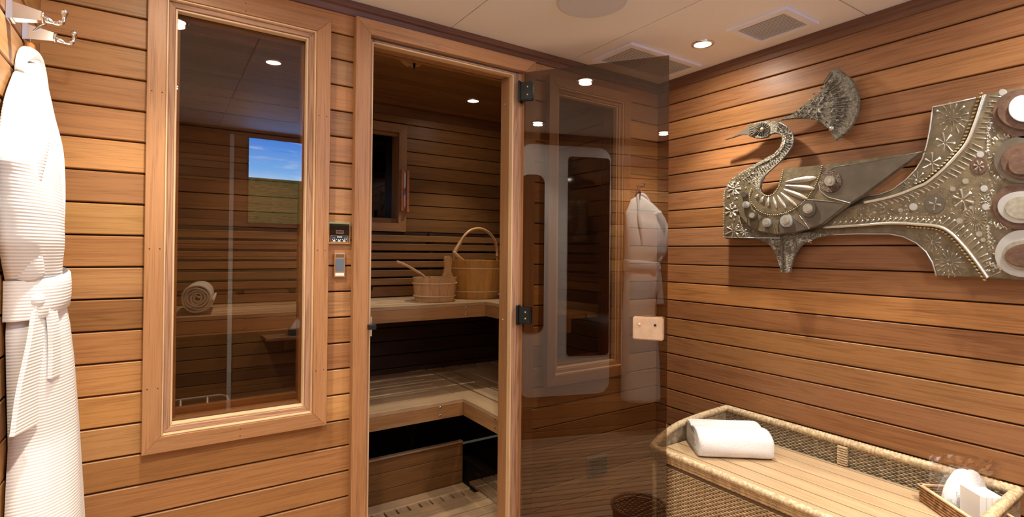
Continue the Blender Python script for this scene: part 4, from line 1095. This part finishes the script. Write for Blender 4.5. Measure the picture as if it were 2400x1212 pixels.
neck = [(1695, 558), (1695.5, 500), (1695.7, 449), (1703, 432.6), (1714.6, 417.8), (1740, 401), (1769, 384), (1813.6, 359.4), (1827, 344), (1832.5, 326), (1829, 316), (1818, 312.6), (1805, 315), (1797, 322), (1784.7, 325), (1769, 323.7), (1755.7, 319), (1751, 312), (1752, 303), (1757, 297), (1769, 288), (1789, 283), (1809, 283), (1827, 287), (1842.6, 297), (1856, 311.5), (1859, 326.8), (1856, 341.5), (1844.8, 359.4), (1827, 379.4), (1807, 397), (1792, 411), (1784, 426), (1781.5, 441), (1790, 470), (1830, 500), (1850, 560), (1774, 558)]
plate('neck_plate', neck, XB_-.008, .012, pewterR, bird)
plate('breast_plate', [(1697, 555), (1698, 500), (1698.5, 450), (1706, 434), (1717, 420), (1755, 396), (1770, 392), (1765, 404), (1752, 418), (1768, 440), (1760, 470), (1728, 500), (1740, 555)], XB_-.011, .006, pewter, bird, bev=.001)
beak = [(1697, 328), (1724.5, 316), (1744.6, 303.5), (1757, 298), (1757, 318), (1750, 316), (1735.7, 316), (1716, 323)]
plate('beak', beak, XB_-.012, .012, pewter2, bird, bev=.001)
plate('foot_plate', [(1698.6, 557), (1774, 559), (1799, 570.6), (1812, 585), (1819, 600), (1825, 620), (1828.5, 630), (1829.8, 639), (1851, 640), (1853, 627), (1857, 610), (1863, 595), (1873, 580), (1888, 568), (1917.6, 557), (1952, 549.6), (1900, 545), (1800, 545), (1700, 548)], XB_-.004, .012, pewterR, bird, bev=.001)
plate('foot_ridge', [(1828, 556), (1833, 556), (1836, 638), (1832, 638)], XB_-.012, .006, pewter2, bird, bev=.0008)
fan = [(1813.6, 284.5), (1836, 277), (1858, 266), (1876.5, 250.7), (1898, 235.8), (1914.5, 222.6), (1931, 199.5), (1942.5, 176.4), (1952.4, 160), (1965.6, 161.5), (1978.8, 171.5), (1997, 186), (2008.5, 209.4), (2013.5, 232.5), (2011, 262), (2000, 290), (1985.4, 308.4), (1972, 320), (1957.4, 330), (1952.4, 320), (1942.5, 303.5), (1926, 288.6), (1906, 280), (1889.7, 277.4), (1860, 278), (1840, 281)]
plate('crest_plate', fan, XB_, .010, pewterR, bird)
wing = [(1834, 396), (1880, 391), (1927.5, 386.4), (2040, 371), (2166, 353.6), (2100, 401), (2021, 461), (1991.6, 478.6), (1927.5, 526.7), (1896, 537), (1861.5, 547), (1820, 550), (1779, 543), (1754, 530), (1734.5, 508.5), (1728, 489), (1727, 472), (1730, 456), (1748, 450), (1762, 441), (1776, 444), (1784, 453), (1797, 459), (1810, 455), (1822, 438), (1828, 418)]
plate('wing_plate', wing, XC_, .014, pewter, bird, bev=.003)
plate('wing_panel', [(1947, 398), (1960, 391), (2040, 379), (2160, 356), (2100, 399), (2021, 458), (1993, 476), (1940, 462), (1922, 447), (1919, 430), (1924, 412)], XC_-.004, .004, pewter2, bird, bev=.0015)
plate('wing_panel', [(1880, 470), (1896, 468), (1950, 473), (1985, 478), (1926, 525), (1897, 535), (1885, 520), (1873, 505), (1870, 485)], XC_-.003, .003, pewter2, bird, bev=.0015)
plate('wing_panel', [(1833, 503), (1848, 502), (1865, 515), (1894, 537), (1862, 545), (1828, 548), (1824, 525)], XC_-.003, .003, pewter2, bird, bev=.0015)
plate('breast_fan', [(1836, 398), (1926, 388), (1917, 415), (1903, 445), (1880, 474), (1850, 494), (1815, 503), (1785, 497), (1766, 482), (1760, 472), (1775, 462), (1790, 460), (1806, 459), (1818, 449), (1828, 432)], XC_-.0035, .0035, pewter, bird, bev=.001)
def outline(pts, x_, r, mat, closed=True, nm='edge_line'):
    bm = bmesh.new(); tube(bm, [atX(u, v, x_) for u, v in pts], r, 6, closed=closed); mesh_obj(nm, bm, mat, bird, smooth=True)
outline([(1947, 398), (1960, 391), (2040, 379), (2160, 356)], XC_-.0035, .0016, pewter2, False)
outline([(1947, 398), (1924, 412), (1919, 430), (1922, 447), (1940, 462), (1993, 476)], XC_-.004, .0018, bright, False)
outline([(1885, 520), (1873, 505), (1870, 485), (1880, 470), (1896, 468), (1950, 473), (1985, 478)], XC_-.003, .0018, pewter2, False)
outline([(1873, 505), (1885, 520), (1897, 536)], XC_-.003, .0018, bright, False)
outline([(1824, 545), (1824, 525), (1833, 503), (1848, 502), (1865, 515), (1894, 537)], XC_-.003, .0016, pewter2, False)
outline([(1774, 540), (1779, 517), (1790, 506), (1802, 506), (1812, 518), (1820, 547)], XC_-.0005, .0016, pewter2, False)
outline([(1752, 524), (1752, 505), (1762, 492), (1773, 496), (1770, 508)], XC_-.0005, .0016, pewter2, False)
outline([(2287, 230), (2187, 250.5), (2184, 269), (2180, 301), (2172, 340), (2162, 372), (2147, 397), (2123, 421), (2093, 444), (2061, 456), (2021, 462)], XA-.0005, .0026, bright, False)
outline([(2195, 647), (2185, 615), (2170, 590), (2148, 570), (2118, 555), (2086, 548.5), (2011, 548), (1950, 550), (1905, 559)], XA-.0005, .0026, silver, False)
outline([(1696, 556), (1740, 557), (1828, 558)], XB_-.010, .0022, silver, False)
outline([(1785, 425), (1792, 411), (1807, 397), (1827, 379), (1845, 359), (1856, 341), (1859, 327), (1856, 311), (1843, 297), (1827, 287)], XB_-.008, .0020, silver, False)
outline([(1770, 391), (1800, 376), (1822, 362), (1836, 344), (1840, 328)], XB_-.010, .0020, bright, False)
# petals of the breast fan
cxp, cyp = 1806, 432
for ang, r0, r1, wd in ((-9, 36, 108, 8.5), (6, 34, 104, 8), (23, 33, 94, 8), (42, 32, 82, 7.5), (60, 32, 70, 7), (78, 32, 62, 6.5), (98, 32, 56, 6), (118, 34, 52, 5.5), (138, 38, 50, 4.5)):
    a = math.radians(ang); d_ = (math.cos(a), math.sin(a)*.93); n_ = (-d_[1], d_[0])
    def Q(r, o): return (cxp+d_[0]*r+n_[0]*o, cyp+d_[1]*r+n_[1]*o)
    bm = bmesh.new(); cen = []
    K = 9; ringL = []; ringR = []; top = []
    for k in range(K+1):
        t_ = k/K; r = r0+(r1-r0)*t_; hw = wd*math.sin(PI*min(1, .12+t_*.86))**.6*(.40+.60*t_)*.98
        hgt = .0085*math.sin(PI*min(1, .1+.85*t_))
        ringL.append(bm.verts.new(atX(*Q(r, -hw), XC_-.0036))); ringR.append(bm.verts.new(atX(*Q(r, hw), XC_-.0036))); top.append(bm.verts.new(atX(*Q(r, 0), XC_-.0036-hgt)))
    for k in range(K):
        bm.faces.new((ringL[k], ringL[k+1], top[k+1], top[k])); bm.faces.new((top[k], top[k+1], ringR[k+1], ringR[k]))
    mesh_obj('petal', bm, bright, bird, smooth=True)
def disc(nm, u, v, ru, rv, xf, th, mat, parent=None, n=20, wob=0, seed=0):
    r_ = random.Random(seed); ph = [r_.uniform(0, 6) for _ in range(3)]
    pts = []
    for k in range(n):
        a = 2*PI*k/n; w_ = 1+wob*(math.sin(2*a+ph[0])*.5+math.sin(3*a+ph[1])*.5)
        pts.append((u+ru*w_*math.cos(a), v+rv*w_*math.sin(a)))
    return plate(nm, pts, xf, th, mat, parent or bird, bev=.0016)
for i, (u, v, ru, k_) in enumerate(((1893, 489, 19, 3), (1842, 518, 14.5, 3), (1796, 522, 10, 2), (1762, 505, 10.5, 2), (1747, 480, 8, 2), (1743, 456, 7, 1))):
    dd_ = disc('boss', u, v, ru, ru*1.02, XD, .010, silver if i in (1, 2, 4) else pewter2, wob=.03, seed=i)
    if k_ > 1: disc('boss_inlay', u-.5, v, ru*.62, ru*.62, XD-.003, .003, greenish if i < 4 else bright, dd_, n=14, seed=i)
    if k_ > 2: disc('boss_inlay', u, v+1, ru*.32, ru*.32, XD-.005, .002, bright, dd_, n=12, seed=i)
ey = disc('medallion', 1946, 425, 27, 27, XC_-.008, .006, plain('dark_rough_copper', (.12, .085, .06), .5, .5, bump=(260, 1, .008), var=(140, .4, 1.8)), n=28)
disc('medallion_inlay', 1943.5, 424, 12.5, 12.5, XC_-.016, .008, greenish, ey, n=20); disc('medallion_inlay', 1943, 424, 4, 6, XC_-.018, .002, bright, ey, n=12)

REL = bmesh.new(); RELR = bmesh.new()
def stick(u0, v0, u1, v1, w0, w1, h, xf, bm_=None):
    """slim raised sliver from (u0,v0) to (u1,v1) with a ridge"""
    bm = bm_ or REL
    dx, dy_ = u1-u0, v1-v0; L_ = math.hypot(dx, dy_) or 1; nx, ny = -dy_/L_, dx/L_
    a = [bm.verts.new(atX(u0+nx*w0, v0+ny*w0, xf)), bm.verts.new(atX(u0-nx*w0, v0-ny*w0, xf)), bm.verts.new(atX(u1-nx*w1, v1-ny*w1, xf)), bm.verts.new(atX(u1+nx*w1, v1+ny*w1, xf))]
    t0 = bm.verts.new(atX(u0+dx*.25, v0+dy_*.25, xf-h)); t1 = bm.verts.new(atX(u0+dx*.75, v0+dy_*.75, xf-h))
    bm.faces.new((a[0], a[1], t0)); bm.faces.new((a[1], a[2], t1, t0)); bm.faces.new((a[2], a[3], t1)); bm.faces.new((a[3], a[0], t0, t1))
def burst(u, v, r0, r1, n, w_, xf, h=.003, a0=0., asp=1., bm_=None, jit=0):
    r_ = random.Random(int(u*7+v))
    for k in range(n):
        a = a0+2*PI*k/n; rr = r1*(1+jit*r_.uniform(-1, 1))
        stick(u+r0*math.cos(a), v+r0*asp*math.sin(a), u+rr*math.cos(a), v+rr*asp*math.sin(a), w_*.35, w_, h, xf, bm_)
fr = XA
burst(2232, 276, 5, 17, 9, 1.3, XA, jit=.2); burst(2232, 276, 22, 37, 13, 2.2, XA, jit=.1, a0=.2)
burst(2215, 335, 3, 24, 7, 3.0, XA, jit=.25); burst(2185, 382, 3, 24, 6, 3.2, XA, a0=.5, jit=.2); burst(2150, 420, 2, 18, 8, 2.0, XA, jit=.2); burst(2125, 437, 2, 11, 6, 1.6, XA)
burst(2227, 615, 5, 24, 14, 1.6, XA, jit=.2); burst(2227, 615, 27, 36, 15, 1.6, XA); burst(2187, 568, 3, 20, 11, 1.8, XA, jit=.2); burst(2150, 553, 2, 10, 6, 1.2, XA)
# lines of beads and combs along the two tail borders
topc = catmull([(2308, 222, 0), (2299, 249, 0), (2287, 285, 0), (2267, 333, 0), (2239, 368, 0), (2209, 398, 0), (2172, 428, 0), (2147, 439, 0), (2110, 454, 0), (2068, 466, 0), (2024, 475, 0)], 8)
botc = catmull([(2315, 652, 0), (2298, 628, 0), (2279, 602, 0), (2255, 573, 0), (2229, 547, 0), (2199, 531, 0), (2147, 525.6, 0), (2086, 523, 0), (1999, 529, 0), (1930, 533, 0)], 8)
def along(path, step):
    out = []; acc = 0; nxt = 0
    for a, b in zip(path, path[1:]):
        d_ = (b-a).length
        while nxt <= acc+d_:
            f = (nxt-acc)/d_ if d_ else 0; out.append((a.lerp(b, f), (b-a).normalized())); nxt += step
        acc += d_
    return out
for path, s_ in ((topc, 1), (botc, -1)):
    bm = bmesh.new(); tube(bm, [atX(p.x+3.2*(-1 if False else 1)*0, p.y, XB_-.001) for p in path], .0052, 8); mesh_obj('border_rib', bm, bright, bird, smooth=True)
beads = bmesh.new()
def bead(bm, u, v, r, xf, el=1.0, ang=0):
    m_ = Matrix.Translation(atX(u, v, xf)) @ Matrix.Rotation(ang, 4, 'X') @ Matrix.Diagonal((.6, 1, el, 1))
    bmesh.ops.create_icosphere(bm, subdivisions=1, radius=r, matrix=m_)
for (p, t_) in along(topc, 9.6)[:30]:
    nx, ny = t_.y, -t_.x
    k = 1 if nx < 0 else -1
    u_, v_ = p.x-8.5*abs(t_.y)-1, p.y-8*abs(t_.x); bead(beads, u_, v_, .0074, XA-.006, .62)
for (p, t_) in along(botc, 9.6)[:26]:
    bead(beads, p.x-7.5*abs(t_.y)-1, p.y+7*abs(t_.x), .0072, XA-.006, .62)
for (p, t_) in along(topc, 13):
    ln = 30 if p.x > 2200 else 17
    ang = -.05+(.5 if p.y > 330 else .1)
    d_ = (math.cos(ang), math.sin(ang))
    stick(p.x+9, p.y+3, p.x+9+d_[0]*ln, p.y+3+d_[1]*ln, .5, 2.0, .0028, XB_)
for (p, t_) in along(botc, 13):
    ln = 26 if p.x > 2200 else 13
    ang = -.75 if p.x < 2280 else -.45
    d_ = (math.cos(ang), math.sin(ang))
    stick(p.x+7, p.y-4, p.x+7+d_[0]*ln, p.y-4+d_[1]*ln, .5, 2.0, .0028, XB_)
# tail centre: rosettes, stars
burst(2286, 514, 13, 27, 20, 1.3, XB_); burst(2286, 514, 1, 6, 5, 1.4, XB_)
burst(2257, 468, 3, 26, 6, 4.0, XB_, h=.006, a0=.3); burst(2310, 470, 2, 12, 7, 2.5, XB_)
for u, v, r in ((2191, 478, 24), (2294, 389, 21)):
    dd_ = disc('rosette_disc', u, v, r, r*.95, XB_-.003, .003, pewter2 if u < 2200 else copper, n=20)
    burst(u, v, 2, r*.62, 4 if u < 2200 else 6, 3.0, XB_-.0032, h=.004, a0=.2)
for u, v, r in ((2140, 485, 10), (2110, 493, 6), (2248, 518, 8), (2294, 549, 8), (2303, 563, 6), (2297, 362, 9), (2310, 485, 9), (2275, 487, 5), (2350, 217, 10), (2306, 442, 9), (2262, 425, 8), (2232, 443, 7)):
    disc('rivet', u, v, r, r*.9, XB_-.0028, .0028, silver if r > 8 else greenish, n=12)
rg = random.Random(11)
for k in range(190):       # scattered fine relief in the tail field
    u = rg.uniform(2010, 2325); f = (u-2010)/315
    lo = 500-105*f**1.5-14; hi = 512+75*f**1.6
    v = rg.uniform(lo, hi)
    if math.hypot(u-2286, v-514) < 30 or math.hypot(u-2191, v-478) < 26 or math.hypot(u-2294, v-389) < 23: continue
    a = rg.uniform(0, PI); ln = rg.uniform(2, 6); stick(u, v, u+ln*math.cos(a), v+ln*math.sin(a), .8, 1.6, .0022, XB_)
for k in range(26): bead(beads, 1975+k*9.2, 511+.0*k-(2 if k > 18 else 0), .0022, XB_-.001)
for k in range(60):
    u = 2322+rg.uniform(-6, 8); v = 235+rg.uniform(0, 400); a = rg.uniform(0, PI); stick(u, v, u+7*math.cos(a), v+7*math.sin(a), 1.4, 2.4, .003, XB_)
for v0 in (333, 425, 540, 636):
    for k in range(7): stick(2330+k*8, v0-14+rg.uniform(-6, 6), 2338+k*8, v0-6+rg.uniform(-6, 6), 3, 3.4, .003, XB_)
for k in range(9): stick(2312, 295+k*7, 2316, 300+k*7, 1.0+k*.4, 1.2+k*.4, .004, XB_)
for k in range(9): stick(2314, 590-k*7, 2318, 585-k*7, 1.0+k*.4, 1.2+k*.4, .004, XB_)
# neck stones and ridges
neckc = catmull([(1729, 424, 0), (1762, 402, 0), (1800, 380, 0), (1835, 352, 0), (1847, 330, 0), (1840, 308, 0), (1822, 298, 0)], 8)
for (p, t_) in along(neckc, 6.0):
    nx, ny = -t_.y, t_.x
    for o_ in (-7, -2.5, 2.5, 7):
        if rg.random() < .85: stick(p.x+nx*o_, p.y+ny*o_, p.x+nx*(o_+3.6)+rg.uniform(-1, 1), p.y+ny*(o_+3.6), 1.1, 1.8, .0035, XB_-.011, RELR if rg.random() < .6 else REL)
for k in range(18):     # head boss
    a = 2*PI*k/18; stick(1786+5*math.cos(a), 303+5*math.sin(a), 1786+20*math.cos(a), 303+16*math.sin(a), 1.2, 3.0, .006, XB_-.008, RELR)
for a in (2.55, 2.8, 3.05, 3.3, 3.55, 3.8): stick(1780, 304, 1780+28*math.cos(a), 305-24*math.sin(a), 1.5, 3.6, .007, XB_-.008, RELR)
bead(beads, 1786, 303, .010, XB_-.014)
# breast field
burst(1720, 442, 3, 17, 7, 3.0, XB_-.012); burst(1714, 494, 4, 16, 7, 2.6, XB_-.012); burst(1719, 540, 2, 17, 7, 1.7, XB_-.012, jit=.3); burst(1744, 546, 2, 10, 6, 1.3, XB_-.012)
for k in range(70):
    u = rg.uniform(1702, 1768); v = rg.uniform(400, 550)
    if u > 1735 and v > 440: continue
    if u+v*.0 < 1700+(440-v)*.9: continue
    a = rg.uniform(0, PI); stick(u, v, u+5*math.cos(a), v+5*math.sin(a), .9, 1.8, .0025, XB_-.012)
for k in range(26): bead(beads, 1696.5-.03*k, 455+k*4.0, .0034, XB_-.009, .6)
# rope of beads round the breast fan and the throat
for path in (catmull([(1927, 389, 0), (1918, 416, 0), (1904, 446, 0), (1881, 475, 0), (1851, 495, 0), (1815, 504, 0), (1785, 498, 0), (1764, 480, 0), (1756, 458, 0), (1762, 440, 0)], 8), catmull([(1835, 399, 0), (1830, 424, 0), (1821, 444, 0), (1810, 456, 0), (1796, 459, 0), (1783, 452, 0)], 8)):
    for (p, t_) in along(path, 4.6): bead(beads, p.x, p.y, .0036, XC_-.004, .7)
mesh_obj('beading', beads, goldish, bird, smooth=True)['kind'] = 'stuff'
# crest relief
for k in range(26):
    a = math.radians(-52+k*3.7); r9 = (118 if a < -.2 else 126) if a < .4 else 112; stick(1884+70*math.cos(a), 252+70*math.sin(a), 1884+rg.uniform(r9-24, r9-6)*math.cos(a), 252+rg.uniform(r9-24, r9-6)*math.sin(a), .8, 2.2, .003, XB_, RELR)
for u, v in ((1970, 204), (1970, 214), (1977, 236), (1984, 236), (1974, 259), (1974, 272), (1963, 282), (1945, 190), (1931, 204)): bead_ = stick(u-3, v+1.5, u+3.5, v-1.5, 2.0, 2.4, .005, XB_)
bm = bmesh.new(); bead(bm, 1949, 301, .011, XB_-.004); mesh_obj('crest_stud', bm, silver, bird, smooth=True)
zz = [(1905, 232), (1912, 240), (1917, 228), (1918, 243), (1931, 228), (1917, 246), (1929, 250), (1918, 258), (1926, 264), (1912, 262), (1916, 276)]
for (a, b), (c_, d_) in zip(zz, zz[1:]): stick(a, b, c_, d_, 1.9, 1.9, .005, XB_-.0005)
for k in range(170):
    u = rg.uniform(1862, 1965); t_ = (u-1862)/98; lo = 262-92*t_; hi = 276+22*t_*t_
    v = rg.uniform(lo, hi); a = rg.uniform(-.9, .2); stick(u, v, u+5*math.cos(a), v+5*math.sin(a), 1.0, 1.9, .0035, XB_, RELR if k % 2 else REL)
# foot relief
for k in range(70):
    u = rg.uniform(1800, 1900); 
    lim = 566+70*max(0, 1-abs(u-1836)/ (26+10*rg.random()))
    v = rg.uniform(562, max(566, min(lim, 634)))
    a = rg.uniform(-1.2, 1.2); stick(u, v, u+6*math.cos(a), v+6*math.sin(a), .9, 1.5, .0028, XB_-.004)
mesh_obj('fine_relief', REL, bright, bird)['kind'] = 'stuff'
mesh_obj('dark_relief', RELR, pewter2, bird)['kind'] = 'stuff'
# the four stacked shells at the right edge
SH = [(2396, 266, [(70, 57, copper), (57, 45, copper), (33, 31, bonem)], (0, -11)),
      (2396, 374, [(68, 56, pewter2), (52, 42, copper), (33, 29, copper)], (-1, 8)),
      (2392, 483, [(68, 54, copper), (54, 38, silver), (37, 27, greenish)], (0, 4)),
      (2400, 596, [(70, 55, silver), (50, 36, greenish), (45, 27, copper)], (0, 3))]
for i, (u, v, lay, off) in enumerate(SH):
    par = None; x_ = XB_
    for j, (ru, rv, mt) in enumerate(lay):
        x_ -= .011 if j == 0 else .008
        o = disc('shell' if j == 0 else 'shell_layer', u+(off[0] if j == 2 else 0), v+off[1]*j*.5, ru, rv, x_, .008, mt, par, n=36, wob=.05, seed=i*5+j)
        if j == 0: par = o
